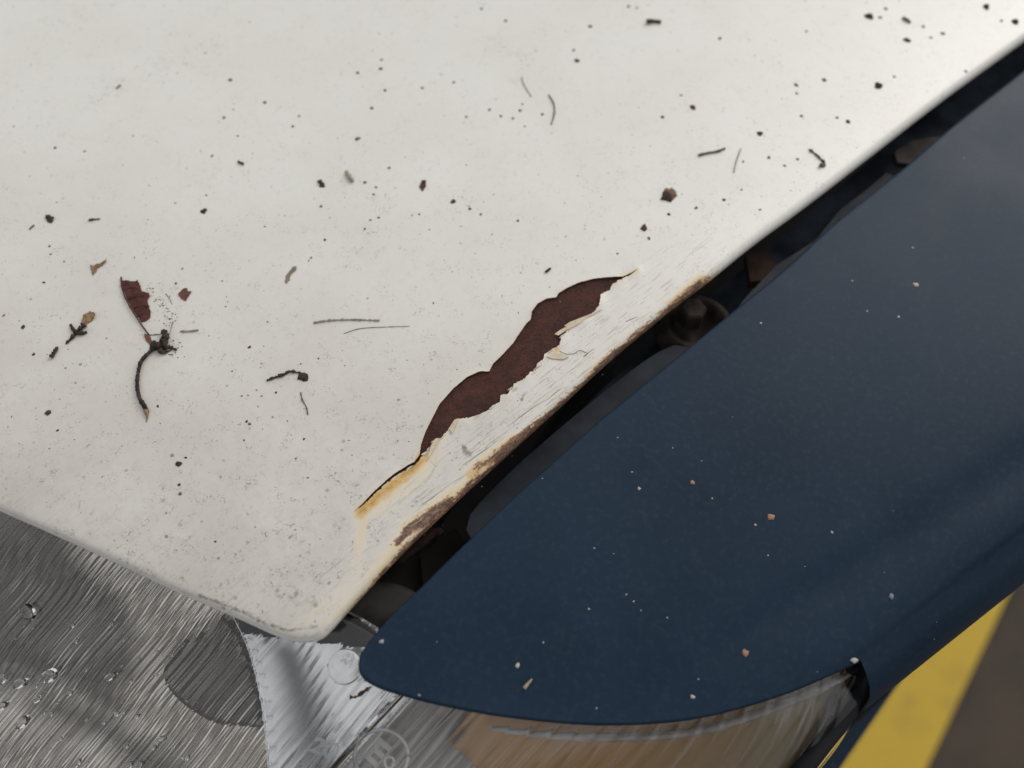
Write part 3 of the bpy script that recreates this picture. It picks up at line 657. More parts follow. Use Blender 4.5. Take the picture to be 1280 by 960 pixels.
def poly_field(poly, st, zf):
    poly = resample(poly + poly[:1], step=4)[:-1]
    p2 = [Vector(p) for p in poly]
    gx, gy = np.meshgrid(np.arange(poly[:, 0].min(), poly[:, 0].max(), st), np.arange(poly[:, 1].min(), poly[:, 1].max(), st)); g = np.stack([gx.ravel(), gy.ravel()], 1)
    g = g[inside(g, poly)]; g = g[segdist(g, np.vstack([poly, poly[:1]])) > st * 0.4]
    r = delaunay_2d_cdt(p2 + [Vector(q) for q in g], [], [list(range(len(poly)))], 1, 1e-4)
    q = np.array([tuple(t) for t in r[0]]); n = len(q); top = P(q[:, 0], q[:, 1], zf(q[:, 0], q[:, 1]))
    f = [tuple(t)[::-1] for t in r[2]]
    a, b, c = (top[k] for k in f[0])
    if np.cross(b - a, c - a)[2] < 0: f = [t[::-1] for t in f]
    low = top.copy(); low[:, 2] -= 0.002
    o = len(top); m = len(poly)
    f += [(i, (i + 1) % m, o + (i + 1) % m, o + i) for i in range(m)]
    return list(top) + list(low), f
v, f = poly_field([(229, 803), (258, 790), (283, 772), (306, 815), (323, 866), (328, 903), (296, 904), (262, 898), (222, 870), (207, 838)], 8, lambda x, y: bowl(x, y) + 1.6); lpart('bulb_shade', v, f, REFL, attrs={'dim': np.full(len(v), 0.9)})
def bez(x, y):
    t = x - arcx(y)
    return hz(x, y) - 5.5 - 2.0 * np.sin(np.clip(t / 95, 0, 1) * math.pi)**2 + 0.7 * np.sin(np.clip((t - 66) / 150, 0, 1) * math.pi)
v, f = field(250, 620, 640, 1060, 4, bez, lambda x, y: (x > arcx(y) - 2) & (y > 800 + 0.12 * (x - 400)) & (x < 541 - (y - 845) * 0.99 + 2)); pv = np.array(v); bx, by = proj(pv); tt = bx - arcx(by)
dl = np.exp(-((tt - 50 - 0.10 * (by - 850)) / (22 + 0.06 * np.clip(by - 780, 0, 200)))**2) * np.clip((by - 775) / 40, 0.5, 1)  # dark reflected band beside the arc, painted into the chrome
lpart('chrome_bezel', v, f, CHROME, attrs={'dim': np.clip(dl, 0, 1) * 0.9})
q = ARC[4:]; lpart('bezel_lip', *tube_geo(P(q[:, 0], q[:, 1], hz(q[:, 0], q[:, 1]) - 3.2), 0.00014, 8), CHROME)
v, f = poly_field([(380, 806), (405, 782), (440, 748), (470, 728), (510, 735), (540, 760), (550, 800), (520, 850), (470, 840), (420, 820)], 8, lambda x, y: hz(x, y) - 8 - 0.04 * (x - 400)); lpart('lamp_housing', v, f, SMOKE)
# round moulded tab by the wing tip
v, f = lathe(431, 832, float(hz(431, 832)) + 0.35, [(0.05, 0.4), (2.4, 0.35), (3.3, 0.15), (3.7, -0.5), (3.7, -1.2)], 32); lpart('moulded_tab', v, [q[::-1] for q in f], LENS)
q = np.array([(410 + 21 * math.cos(a) + 21, 832 + 21 * math.sin(a)) for a in np.linspace(math.radians(40), math.radians(185), 30)]); lpart('tab_edge', *tube_geo(P(q[:, 0], q[:, 1], hz(q[:, 0], q[:, 1]) + 0.25), 0.00014, 6), BLACKP)
# seam between headlamp and indicator
q = resample([(541, 845), (505, 868), (420, 957), (370, 1010)][1:], n=30); lpart('lens_seam', *tube_geo(P(q[:, 0], q[:, 1], hz(q[:, 0], q[:, 1]) + 0.3), 0.00028, 8), simple('seam_dirt', (0.10, 0.075, 0.04), 0.7, col2=(0.04, 0.03, 0.02), scale=300))
def text_geo(body, px, py, ux, vx, size, z, ext_=0.10):
    cu = bpy.data.curves.new('lettering', 'FONT'); cu.body = body; cu.size = 1; cu.extrude = 0.10; cu.bevel_depth = 0.035; cu.bevel_resolution = 2; cu.resolution_u = 6; cu.align_x = 'CENTER'; cu.align_y = 'CENTER'
    o = bpy.data.objects.new('lettering', cu); COL.objects.link(o)
    me = bpy.data.meshes.new_from_object(o.evaluated_get(bpy.context.evaluated_depsgraph_get()))
    vs_ = np.array([tuple(q.co) for q in me.vertices]); fs = [tuple(p.vertices) for p in me.polygons]
    bpy.data.objects.remove(o); bpy.data.curves.remove(cu); bpy.data.meshes.remove(me)
    X = px + vs_[:, 0] * size * ux[0] + vs_[:, 1] * size * vx[0]; Y = py + vs_[:, 0] * size * ux[1] + vs_[:, 1] * size * vx[1]
    p = P(X, Y, hz(X, Y) + z); p[:, 2] += vs_[:, 2] * ext_ * 10 / 1000 * 1.6
    return list(p), fs
v, f = text_geo('20', 405, 936, (1.0, 0.36), (0.50, -0.80), 30, 0.15); lpart('embossed_number', v, f, FROST, smooth=False)

# ---- indicator lamp
ind = empty('turn_signal', (0, 0, 0)); ind.parent = car; ind.matrix_parent_inverse = Matrix.Translation(-Vector(car.location))
def ipart(name, v, f, mat, **k):
    o = mk(name, v, f, mat, None, **k); o.parent = ind; return o
tv = np.array([.30, .45, .62, .8, .87, .94, 1.0])
IT = [(505, 858), (560, 872), (650, 885), (760, 893), (870, 884), (980, 852), (1040, 828), (1072, 822)]
zt_px = lambda x: np.interp(x, [450, 560, 760, 980, 1075], [-10.5, -14.5, -20, -26, -27])
IB = [(350, 1035), (430, 1040), (545, 1045), (680, 1045), (790, 1045), (880, 1040), (930, 1035), (952, 1030)]
itp = resample(IT, n=200); ibp = resample(IB, n=200)
v, f, IG = lens_geo(IT, IB, list(zt_px(itp[:, 0])), list(zt_px(itp[:, 0]) - np.interp(itp[:, 0], [505, 760, 1072], [14, 22, 30])), 22, 20, 26, 0.42, 2.0, bead=0.17)
# right end of the lens is rounded in plan: pull the middle of the last columns outwards
nvI = IG.shape[1]; vv_ = np.array(v)
for s in (0, IG.shape[0] * nvI):
    for i in range(IG.shape[0]):
        u = i / (IG.shape[0] - 1); wgt = (np.arange(nvI) / (nvI - 1))**3
        vv_[s + i * nvI: s + (i + 1) * nvI] += np.outer(wgt, (IG[0, -1] - IG[0, -2]) / np.linalg.norm(IG[0, -1] - IG[0, -2])) * 0.0085 * math.sin(math.pi * u)**0.8
lens_i = ipart('ribbed_lens', vv_, f, LENS)
def izt(x, y):                             # lens height below a photo pixel
    d = np.clip(np.asarray(y) - np.interp(x, itp[:, 0], itp[:, 1]), -20, 400); return zt_px(x) - 0.13 * d
HSG = [(440, 1060), (500, 855), (560, 866), (650, 880), (760, 888), (870, 879), (985, 845), (1000, 900), (960, 1060)]
v, f = poly_field([(350, 1060), (480, 868), (520, 860), (600, 872), (700, 884), (800, 888), (880, 878), (885, 960), (880, 1060)], 14, lambda x, y: izt(x, y) - 9); ipart('housing', v, f, BEIGE, attrs={'dim': np.zeros(len(v))})
v, f = poly_field([(882, 878), (985, 845), (1066, 822), (1062, 850), (1020, 920), (960, 1010), (930, 1060), (886, 1060), (884, 960)], 14, lambda x, y: izt(x, y) - 8); ipart('housing', v, f, OLIVE, attrs={'dim': np.zeros(len(v))})
v, f = poly_field([(562, 928), (580, 900), (600, 880), (680, 886), (760, 893), (860, 888), (935, 868), (1010, 840), (1040, 840), (1000, 930), (940, 1050), (640, 1050), (612, 985), (585, 945)], 12, lambda x, y: izt(x, y) - 6.0); ax, ay = proj(np.array(v)); ipart('amber_reflector', v, f, AMBER, attrs={'dim': np.clip((ax + 0.5 * (ay - 900) - 780) / 190, 0, 1)})  # darkening of the lamp's inside painted in towards the right
q = resample([(612, 908), (680, 916), (760, 919), (840, 916), (900, 905), (980, 877), (1040, 851), (1062, 840)], n=70); p = P(q[:, 0], q[:, 1], izt(q[:, 0], q[:, 1]) - 2.9); ipart('lens_rim', *tube_geo(p, np.interp(np.arange(70), [0, 20, 60, 69], [0.0006, 0.0010, 0.0011, 0.0005]), 10), RIM)
v, f = text_geo('E', 470, 941, (0.72, 0.62), (0.66, -0.72), 44, 0, 0.12)
def lift(vs_, dz): return [np.array(p) + np.array([0, 0, dz]) for p in vs_]
ipart('approval_letter', lift(v, 0.00035), f, FROST, smooth=False)
q = np.array([(477 + 34 * math.cos(a), 945 + 33 * math.sin(a)) for a in np.linspace(0, 2 * math.pi, 49)]); ipart('approval_ring', *tube_geo(P(q[:, 0], q[:, 1], hz(q[:, 0], q[:, 1]) + 0.25), 0.0004, 8), FROST)
q = np.array([(487 + 6 * math.cos(a), 953 + 7 * math.sin(a)) for a in np.linspace(0, 2 * math.pi, 25)]); ipart('approval_figure', *tube_geo(P(q[:, 0], q[:, 1], hz(q[:, 0], q[:, 1]) + 0.25), 0.00035, 8), FROST)
# black strip drawn in as the dark gap between lamp end and wing
q = resample([(1062, 828), (1082, 838), (1076, 862), (1050, 900), (1015, 945), (975, 1000)], n=40); p = P(q[:, 0], q[:, 1], izt(np.minimum(q[:, 0], 1070), q[:, 1]) - 2.5); ipart('dark_gap_strip', *tube_geo(p, 0.0024, 10), BLACKP)

# ---- bumper, far below
BP = resample([(860, 1090), (985, 980), (1060, 912), (1108, 868), (1135, 838), (1118, 862), (1045, 968), (960, 1090)], n=60, smooth=False)
zb_ = -170.0
p = P(BP[:, 0], BP[:, 1], np.full(60, zb_)); v, f = plate_geo(p, 0.10); part('bumper', v, f, BLUE, smooth=False)

# ------------------------------------------------------------------ debris
def px_mm(px, py): return float((PS(np.array([px], float), np.array([py], float), zhood)[0] - CAM) @ FW) / F
def blob_geo(c, rx, ry, rz, ang, seed, n=9):
    r = random.Random(seed); v = []; f = []; rings = [(1.0, 0.0), (0.92, 0.45), (0.6, 0.85)]
    jit = [0.62 + 0.6 * r.random() for _ in range(n)]
    for s, h in rings:
        for k in range(n):
            a = 2 * math.pi * k / n; x, y = s * jit[k] * rx * math.cos(a), s * jit[k] * ry * math.sin(a)
            v.append(np.array([c[0] + x * math.cos(ang) - y * math.sin(ang), c[1] + x * math.sin(ang) + y * math.cos(ang), c[2] + h * rz * (0.7 + 0.5 * r.random())]))
    v.append(np.array([c[0], c[1], c[2] + rz]))
    for i in range(2):
        for k in range(n): f.append((i * n + k, i * n + (k + 1) % n, (i + 1) * n + (k + 1) % n, (i + 1) * n + k))
    for k in range(n): f.append((2 * n + k, 2 * n + (k + 1) % n, 3 * n))
    f.append(tuple(range(n))[::-1]); return v, f
def local(o_name, v, f, mat, smooth=True):
    v = np.array(v); c = v.mean(0); c[2] = v[:, 2].min(); o = mk(o_name, v - c, f, mat, None, smooth); o.location = c; return o
cnt = [100]
def blob(name, px, py, rx, ry, ang, mat, label, cat, group=None, h=0.5, surf=on_hood):
    c = surf([px], [py])[0]; s = float((c - CAM) @ FW) / F; cnt[0] += 1
    o = local(name, *blob_geo(c - np.array([0, 0, 2e-5]), rx * s, ry * s * 1.1, h * min(rx, ry) * s, -math.radians(ang), cnt[0]), mat)
    return tag(o, label, cat, group)
def line_geo(pxs, w0, w1, surf=on_hood, n=6, lift_=0.3, jitter=0.15):
    q = resample(pxs, step=2.0); p = surf(q[:, 0], q[:, 1]); s = float((p[0] - CAM) @ FW) / F
    r = np.linspace(w0, w1, len(q)) * s / 2 * (1 + jitter * rng.normal(size=len(q))).clip(0.5, 1.7)
    p[:, 2] += r * 0.8 + lift_ * s * np.abs(np.sin(np.linspace(0, math.pi, len(q))))
    return tube_geo(p, r, n)
def sliver(name, pxs, w0, w1, mat, label, cat, **k):
    return tag(local(name, *line_geo(pxs, w0, w1, **k), mat), label, cat)
def sheet_geo(poly, curl=1.0, thick=0.00012, surf=on_hood, rough=0.4):
    q = resample(poly + poly[:1], step=2.0, smooth=False)[:-1]; q[:] += rng.normal(0, rough, q.shape); p = surf(q[:, 0], q[:, 1])
    c = p.mean(0); d = p - c; m = np.abs(d[:, :2]).max(); p[:, 2] += 0.00015 + curl * 0.0006 * (d[:, 0] / m)**2 + curl * 0.0003 * (d[:, 1] / m)
    p[:, 2] = np.maximum(p[:, 2], c[2] + 0.00013)
    return plate_geo(p, thick)
z5 = lambda L: [(40 + 0.22917 * x, 310 + 0.22917 * y) for x, y in L]
# the dead leaf
leaf = empty('dead_leaf', on_hood([180], [430])[0])
tag(leaf, 'red-brown torn leaf fragment with dark curved stem on the white bonnet', 'leaf')
def dpart(root, name, v, f, mat, smooth=True):
    o = mk(name, v, f, mat, None, smooth); o.parent = root; o.matrix_parent_inverse = Matrix.Translation(-Vector(root.location)); return o
dpart(leaf, 'blade', *sheet_geo(z5([(490, 188), (530, 184), (568, 190), (578, 178), (590, 200), (600, 240), (640, 248), (645, 265), (630, 295), (640, 318), (650, 345), (645, 385), (620, 400), (598, 408), (560, 355), (522, 282), (497, 225)]), 1.2), LEAFD, False)
dpart(leaf, 'blade', *sheet_geo(z5([(610, 474), (640, 478), (655, 505), (670, 532), (652, 541), (628, 515)]), 0.6), simple('leaf_scrap_russet', (0.16, 0.06, 0.035), 0.7, scale=900), False)
dpart(leaf, 'midrib', *line_geo(z5([(488, 160), (493, 215), (515, 280), (555, 355), (598, 420), (640, 477)]), 2.2, 1.8, lift_=2.0), BROWND)
for q in ([(500, 232), (560, 222), (600, 240)], [(520, 282), (590, 268), (638, 262)], [(548, 335), (600, 320), (640, 320)], [(575, 378), (620, 362), (646, 365)]):
    dpart(leaf, 'vein', *line_geo(z5(q), 1.1, 0.6, lift_=2.5), BLACKD)
dpart(leaf, 'stem', *line_geo(z5([(690, 548), (655, 565), (625, 595), (600, 630), (585, 690), (580, 760), (590, 820), (615, 865), (632, 900)]), 4.2, 5.2, jitter=0.18, lift_=2), simple('stem_grey_brown', (0.07, 0.055, 0.045), 0.85, col2=(0.02, 0.016, 0.013), scale=900, bumps=0.5))
dpart(leaf, 'stem_tip', *line_geo(z5([(628, 890), (630, 920), (626, 950)]), 6, 1.0), TAND)
gs = []
for q, w0, w1 in ([[(668, 545), (700, 540), (735, 520)], 9, 8], [[(700, 560), (745, 545), (790, 558)], 7, 3.5], [[(725, 525), (735, 490), (722, 462)], 8, 7], [[(700, 555), (715, 575), (760, 560)], 5, 2.5], [[(690, 550), (740, 535)], 10, 6]): gs.append(line_geo(z5(q), w0, w1, jitter=0.4))
dpart(leaf, 'root_clump', *join(*gs), BLACKD)
gs = [line_geo(z5([(640, 476), (700, 472)]), 1.2, 1), line_geo(z5([(730, 250), (755, 285), (765, 310)]), .7, .6), line_geo(z5([(768, 400), (760, 440), (750, 470)]), .8, .6)]
for _ in range(70):
    a = random.choice([(690, 290), (710, 320), (755, 360), (770, 385), (750, 415), (785, 520), (640, 215), (780, 590)]); c = z5([(a[0] + random.gauss(0, 16), a[1] + random.gauss(0, 14))])[0]
    p = on_hood([c[0]], [c[1]])[0]; s = px_mm(*c); cnt[0] += 1; r = s * random.uniform(0.4, 1.5); gs.append(blob_geo(p, r, r * random.uniform(.5, 1), r * .5, random.random() * 6, cnt[0], 6))
dpart(leaf, 'crumbs', *join(*gs), GREYD)['kind'] = 'stuff'
# husks, twigs, chips
hk = empty('seed_husk', on_hood([102], [408])[0]); tag(hk, 'tan seed husk with black branching stem, left of the red-brown leaf', 'seed husk')
dpart(hk, 'husk', *sheet_geo(z5([(273, 412), (288, 372), (318, 350), (345, 358), (356, 372), (335, 395), (300, 418)]), 1.5), TAND, False)
dpart(hk, 'stem', *join(line_geo(z5([(290, 425), (255, 455), (225, 490), (185, 526)]), 6, 2.5, jitter=.4), line_geo(z5([(213, 422), (232, 455), (250, 470)]), 3, 5, jitter=.3), line_geo(z5([(245, 468), (275, 470), (300, 462)]), 6, 4, jitter=.4)), BLACKD)
h2 = empty('seed_husk', on_hood([122], [333])[0]); tag(h2, 'small winged tan husk lying above the husk with black stem', 'seed husk')
dpart(h2, 'wing', *sheet_geo(z5([(320, 98), (345, 100), (358, 118), (345, 140), (330, 153), (324, 125)]), 0.8), TAND, False)
dpart(h2, 'wing', *sheet_geo(z5([(340, 100), (375, 84), (412, 66), (408, 78), (385, 98), (358, 112)]), 0.8), simple('husk_brown', (0.20, 0.12, 0.055), 0.75, scale=900), False)
sliver('twig_scrap', z5([(142, 543), (128, 570), (108, 602)]), 3, 5, BLACKD, 'black twig scrap pointing down left below the black-stemmed husk', 'twig', jitter=.3)
tag(local('leaf_scrap', *sheet_geo(z5([(800, 255), (830, 224), (845, 222), (850, 240), (875, 240), (858, 262), (838, 292), (812, 276)]), 0.6), simple('scrap_rust_red', (0.15, 0.05, 0.032), 0.7, col2=(0.08, 0.03, 0.02), scale=900), False), 'small rusty red leaf scrap right of the large leaf', 'leaf scrap')
tw = empty('twig_scrap', on_hood([366], [470])[0]); tag(tw, 'black crooked twig with a knobbed end, right of the leaf stem', 'twig')
dpart(tw, 'twig', *line_geo([(334, 476), (345, 472), (355, 469), (362, 465), (372, 466), (380, 468)], 3.6, 3.0, jitter=.45), BLACKD)
c = on_hood([379], [472])[0]; dpart(tw, 'knob', *blob_geo(c, 6 * .00021, 6 * .00021, 3 * .00021, 0, 5), BLACKD)
sliver('root_hair', [(376, 491), (378, 500), (383, 509), (385, 519)], 1.2, 1.6, GREYD, 'fine grey curled hair below the crooked black twig', 'hair', jitter=.4)
tag(local('dirt_flake', *sheet_geo([(356, 352), (358, 344), (366, 335), (371, 333), (370, 339), (363, 344), (362, 351), (358, 355)], .5), simple('flake_dusty_tan', (0.24, 0.19, 0.13), .8, scale=900), False), 'pale tan forked flake above the crooked black twig', 'flake')
sliver('straw_sliver', z5([(810, 456), (860, 456), (908, 450)]), 2.2, 2.6, STRAWD, 'pale straw sliver lying just right of the leaf clump', 'straw')
sliver('straw_sliver', [(392, 404), (412, 401), (440, 400), (474, 401)], 2.2, 2.4, simple('straw_grey', (0.36, 0.31, 0.25), .8, scale=900), 'faint grey straw streak left of the rust chip', 'straw', jitter=.4)
sliver('plant_hair', [(430, 417), (450, 411), (480, 409), (512, 408)], 0.8, 0.7, GREYD, 'long thin curved hair beneath the faint grey straw', 'hair')
sliver('plant_hair', [(686, 119), (692, 130), (693, 142), (689, 156)], 2.0, 1.6, simple('hair_brown_grey', (0.20, 0.17, 0.13), .8, scale=900), 'curved brown hair on the upper middle of the bonnet', 'hair')
sliver('plant_hair', [(652, 97), (655, 106), (664, 121)], 1.6, 1.2, simple('hair_faint', (0.46, 0.42, 0.35), .8, scale=900), 'faint pale hair just left of the curved brown hair', 'hair')
sliver('twig_scrap', [(873, 195), (885, 192), (897, 190), (906, 186)], 3.2, 2.8, simple('twig_grey', (0.16, 0.13, 0.10), .85, col2=(.07, .055, .045), scale=900), 'short grey-brown stick above the brown burr', 'twig')
sliver('straw_sliver', [(917, 216), (921, 200), (926, 186)], 1.8, 1.4, STRAWD, 'pale upright straw right of the short grey-brown stick', 'straw')
sliver('twig_scrap', [(1011, 187), (1020, 194), (1029, 203), (1031, 208), (1024, 208)], 2.4, 3.4, simple('twig_grey_dark', (0.12, 0.10, 0.075), .85, scale=900), 'hooked grey twig nearest the bonnet edge at upper right', 'twig', jitter=.35)
sliver('straw_sliver', [(433, 216), (437, 222), (441, 228)], 5, 5, STRAWD, 'short thick tan sliver beside a black chip near the middle', 'straw')
sliver('dirt_sliver', [(808, 29), (818, 28), (826, 29)], 5, 3.5, BROWND, 'brown seed-like sliver by the top edge of the photo', 'dirt sliver')
sliver('dirt_sliver', [(111, 276), (117, 275), (125, 274)], 2.8, 1.6, BLACKD, 'thin black sliver right of the dark square chip', 'dirt sliver')
sliver('dirt_sliver', [(37, 287), (43, 282)], 2.0, 2.0, GREYD, 'tiny grey sliver left below the dark square chip', 'dirt sliver')
sliver('dirt_sliver', [(682, 341), (688, 336)], 3.4, 3.4, BLACKD, 'short black dash above the upper rust chip', 'dirt sliver')
sliver('dirt_sliver', [(146, 111), (151, 107)], 2.4, 2, GREYD, 'short grey dash at the upper left of the bonnet', 'dirt sliver')
sliver('dirt_sliver', [(298, 203), (305, 206)], 3.2, 2.4, BLACKD, 'short black dash left of the black chip with tan sliver', 'dirt sliver')
sliver('dirt_sliver', [(1128, 23), (1133, 26), (1138, 29)], 3.4, 2.6, GREYD, 'grey slanted sliver among dark specks at top right', 'dirt sliver')
tag(local('dirt_chip', *sheet_geo([(57, 272), (62, 269), (69, 273), (64, 279), (59, 277)], .8, rough=.5), BLACKD, False), 'dark square chip of dirt at the left of the bonnet', 'chip')
tag(local('dirt_chip', *sheet_geo([(398, 228), (402, 224), (404, 229), (407, 234), (400, 235)], .8, rough=.6), BLACKD, False), 'black ragged chip left of the short tan sliver', 'chip')
tag(local('dirt_chip', *sheet_geo([(525, 233), (528, 226), (533, 227), (532, 233), (529, 239), (524, 235)], 1.0, rough=.6), BROWND, False), 'dark brown bent chip above the rust chip', 'chip')
br = empty('burr', on_hood([835], [244])[0]); tag(br, 'round brown fuzzy burr on the right part of the bonnet', 'burr')
c = on_hood([833], [246])[0]; s = px_mm(834, 245); dpart(br, 'core', *blob_geo(c, 8.5 * s, 8.5 * s, 4.5 * s, 0, 3, 12), BLACKD)
gs = []
for k in range(70):
    a = k * 2.399; rr = 4 + random.random() * 3; ex = 5 if math.cos(a) > 0 else 0
    gs.append(line_geo([(835 + 2 * math.cos(a), 244 - 2 * math.sin(a)), (835 + (rr + ex) * math.cos(a + .2), 243 - (rr + 2) * math.sin(a + .2))], 1.5, .9))
dpart(br, 'fuzz', *join(*gs), simple('burr_fuzz', (0.22, 0.13, 0.075), 0.9, scale=900))['kind'] = 'stuff'
# single specks of dirt
B = [(255, 264, 4.2, 3.6, 'round black speck alone left of the middle of the bonnet'), (223, 580, 4.5, 3.4, 'black speck above the bonnet corner, beside a smaller speck'), (60, 516, 4.2, 3.6, 'brown lump of dirt at the left below the leaf'), (567, 252, 4, 3.4, 'black speck right of the dark brown bent chip'),
     (1087, 21, 6, 5, 'ragged dark speck at the top edge, left of the slanted sliver'), (1233, 9, 6, 4, 'oval dark speck nearest the top right corner'), (1269, 27, 5, 4, 'dark speck next to the bonnet edge in the top right corner'), (1098, 107, 5.5, 4.5, 'dark round speck near the bonnet edge at right'),
     (1133, 50, 5, 3.6, 'greenish brown speck below the slanted sliver'), (950, 167, 4.5, 4, 'dark speck right of the short grey-brown stick'), (866, 134, 5.2, 3.6, 'dark oval speck above the short grey-brown stick'), (805, 285, 4.6, 5.4, 'black double speck left below the brown burr'), (29, 409, 3.4, 2.8, 'black speck left of the black-stemmed husk'), (17, 0, 0, 0, '')]
for x, y, a, b_, lb in B[:-1]: blob('dirt_speck', x, y, a, b_, random.uniform(0, 180), BROWND if 'brown' in lb else BLACKD, lb, 'speck', h=.6)
SP_ = [(69, 185, 3.2), (106, 189, 2.6), (288, 100, 3.6), (331, 128, 3.8), (280, 147, 2.8), (366, 158, 2.6), (374, 145, 2.4), (297, 170, 2.2), (265, 195, 3), (401, 258, 2.4), (331, 283, 2.2), (446, 174, 3.2), (258, 244, 1.8), (219, 254, 1.8), (71, 253, 2), (17, 158, 1.8), (406, 300, 3.2), (465, 135, 3.2), (448, 173, 3.4), (456, 228, 3), (467, 243, 2.8), (470, 234, 2.3), (486, 210, 2.4), (473, 272, 2.8), (463, 275, 2.3), (456, 286, 2.6),
       (587, 261, 3), (601, 268, 2.4), (647, 276, 2.5), (567, 103, 3.2), (528, 110, 3), (583, 146, 3.2), (612, 137, 3), (626, 145, 3), (641, 148, 2.8), (650, 138, 3.2), (653, 130, 2.2), (678, 143, 2.8), (656, 158, 2.2), (738, 33, 4), (717, 63, 3.4), (721, 76, 4.2), (602, 11, 3), (632, 26, 3), (786, 8, 3), (796, 10, 2.6), (828, 146, 3.4), (811, 298, 3), (836, 268, 3.2), (447, 91, 3.4), (476, 86, 2.8), (477, 75, 3), (481, 113, 2.6), (524, 268, 2), (772, 317, 2),
       (900, 48, 4.2), (1100, 22, 3), (1107, 11, 3.4), (1154, 33, 3), (1178, 42, 3.8), (1164, 47, 3), (1252, 26, 2.8), (995, 106, 4.4), (996, 117, 3), (1030, 100, 4), (1207, 89, 3.6), (851, 119, 3), (828, 147, 3), (1060, 152, 4), (1046, 147, 2.8), (1002, 145, 3), (961, 197, 3.2), (997, 199, 3), (981, 207, 3), (929, 202, 3), (870, 260, 2.8), (905, 250, 3), (950, 262, 2.8), (927, 237, 2.4), (1008, 39, 2.4), (1118, 96, 2.4),
       (55, 353, 2.8), (5, 394, 2.6), (42, 443, 3.2), (82, 460, 2), (197, 508, 3), (312, 434, 3.2), (290, 464, 1.8), (389, 322, 2.6), (312, 530, 3.2), (380, 549, 2.8), (305, 550, 2.2), (376, 455, 2), (302, 495, 1.8), (327, 495, 1.8), (310, 494, 1.8), (280, 501, 1.6), (398, 448, 2.2), (345, 491, 2.2), (80, 327, 2.2), (62, 308, 2.2), (63, 318, 2), (168, 322, 2), (228, 336, 2), (220, 354, 2.6), (340, 375, 1.6), (20, 495, 1.6), (72, 538, 2.6), (282, 383, 1.8), (232, 572, 3), (225, 617, 3.4), (224, 606, 2.6), (370, 573, 2), (269, 677, 2.4), (385, 597, 2), (308, 527, 2.6)]
def region(x, y):
    if y > 440: return ('on the lower part of the bonnet towards the lamp corner', 'specks towards the lamp corner')
    if x < 250 and y > 240: return ('near the red-brown leaf on the bonnet', 'specks around the leaf')
    if x < 250: return ('in the upper left corner of the bonnet', 'specks in the upper left corner')
    if x < 440: return ('left of the short tan sliver, middle of the bonnet', 'specks left of the tan sliver')
    if x < 700 and y > 170: return ('between the tan sliver and the rust chip', 'specks above the rust chip')
    if x < 780: return ('at the top middle of the bonnet, around the curved hair', 'specks around the curved hair')
    if y > 180: return ('around the brown burr and the grey-brown stick', 'specks around the burr')
    return ('at the upper right of the bonnet by the gap', 'specks by the upper gap')
for x, y, r in SP_:
    if r < 1.75: continue
    where, grp = region(x, y); blob('dirt_speck', x, y, r * 0.80, r * random.uniform(.45, .75), random.uniform(0, 180), random.choice([BLACKD, GREYD, GREYD, BROWND]), 'small dark dirt speck ' + where, 'speck', grp, h=.6)
# grit on the blue wing
for x, y, a, b_, m, lb in [(1144, 356, 4.6, 3.6, WHITED, 'pale pinkish grit speck high on the blue wing'), (964, 646, 5.4, 4.6, ORANGED, 'orange grit speck in the middle of the blue wing'), (932, 816, 4.4, 4.4, ORANGED, 'round orange grit speck near the lower edge of the blue wing'), (866, 871, 3.4, 3, WHITED, 'white grit speck at the lower edge of the blue wing'), (1067, 825, 6.5, 3.4, WHITED, 'white lump at the end of the indicator lens'),
                         (865, 603, 3.4, 3, ORANGED, 'brown flake above the orange grit on the blue wing'), (799, 611, 2.3, 2.3, WHITED, 'white round dot near the middle of the blue wing'), (647, 832, 3.4, 3.4, simple('grit_cream', (.5, .42, .33), .7), 'cream grit speck near the tip of the blue wing'), (477, 802, 3.6, 2.8, simple('grit_grey', (.32, .32, .33), .7), 'grey grit on the rounded tip of the blue wing'), (1114, 745, 3.4, 4.4, simple('grit_slate', (.15, .17, .19), .5), 'dull grey drop mark on the outer curve of the blue wing')]:
    blob('grit_speck', x, y, a, b_, random.uniform(0, 60), m, lb, 'grit', h=.5, surf=on_fender)
sliver('straw_sliver', [(655, 861), (659, 856), (665, 849)], 4.5, 2.5, STRAWD, 'small straw splinter near the lower tip of the blue wing', 'straw', surf=on_fender)
for x, y, r in [(1123, 396, 2.6), (1084, 389, 2.2), (1141, 310, 2.2), (951, 404, 2.2), (772, 547, 1.6), (790, 590, 1.7), (890, 623, 1.6), (678, 598, 1.8), (877, 576, 1.7), (841, 560, 1.5), (679, 803, 1.8), (546, 802, 1.5), (873, 849, 1.8), (834, 772, 2.2), (792, 752, 2), (783, 743, 1.8), (743, 685, 1.7), (767, 692, 1.5), (736, 761, 2.2), (801, 763, 1.5), (944, 656, 2.2), (1006, 708, 1.6), (960, 694, 1.6), (1040, 665, 3), (524, 869, 2.2)]:
    blob('grit_speck', x, y, r * 0.8, r * random.uniform(.4, .8), random.uniform(0, 180), random.choice([WHITED, DULLW, DULLW]), 'tiny pale grit speck on the blue wing', 'grit', 'grit specks on the blue wing', h=.5, surf=on_fender)
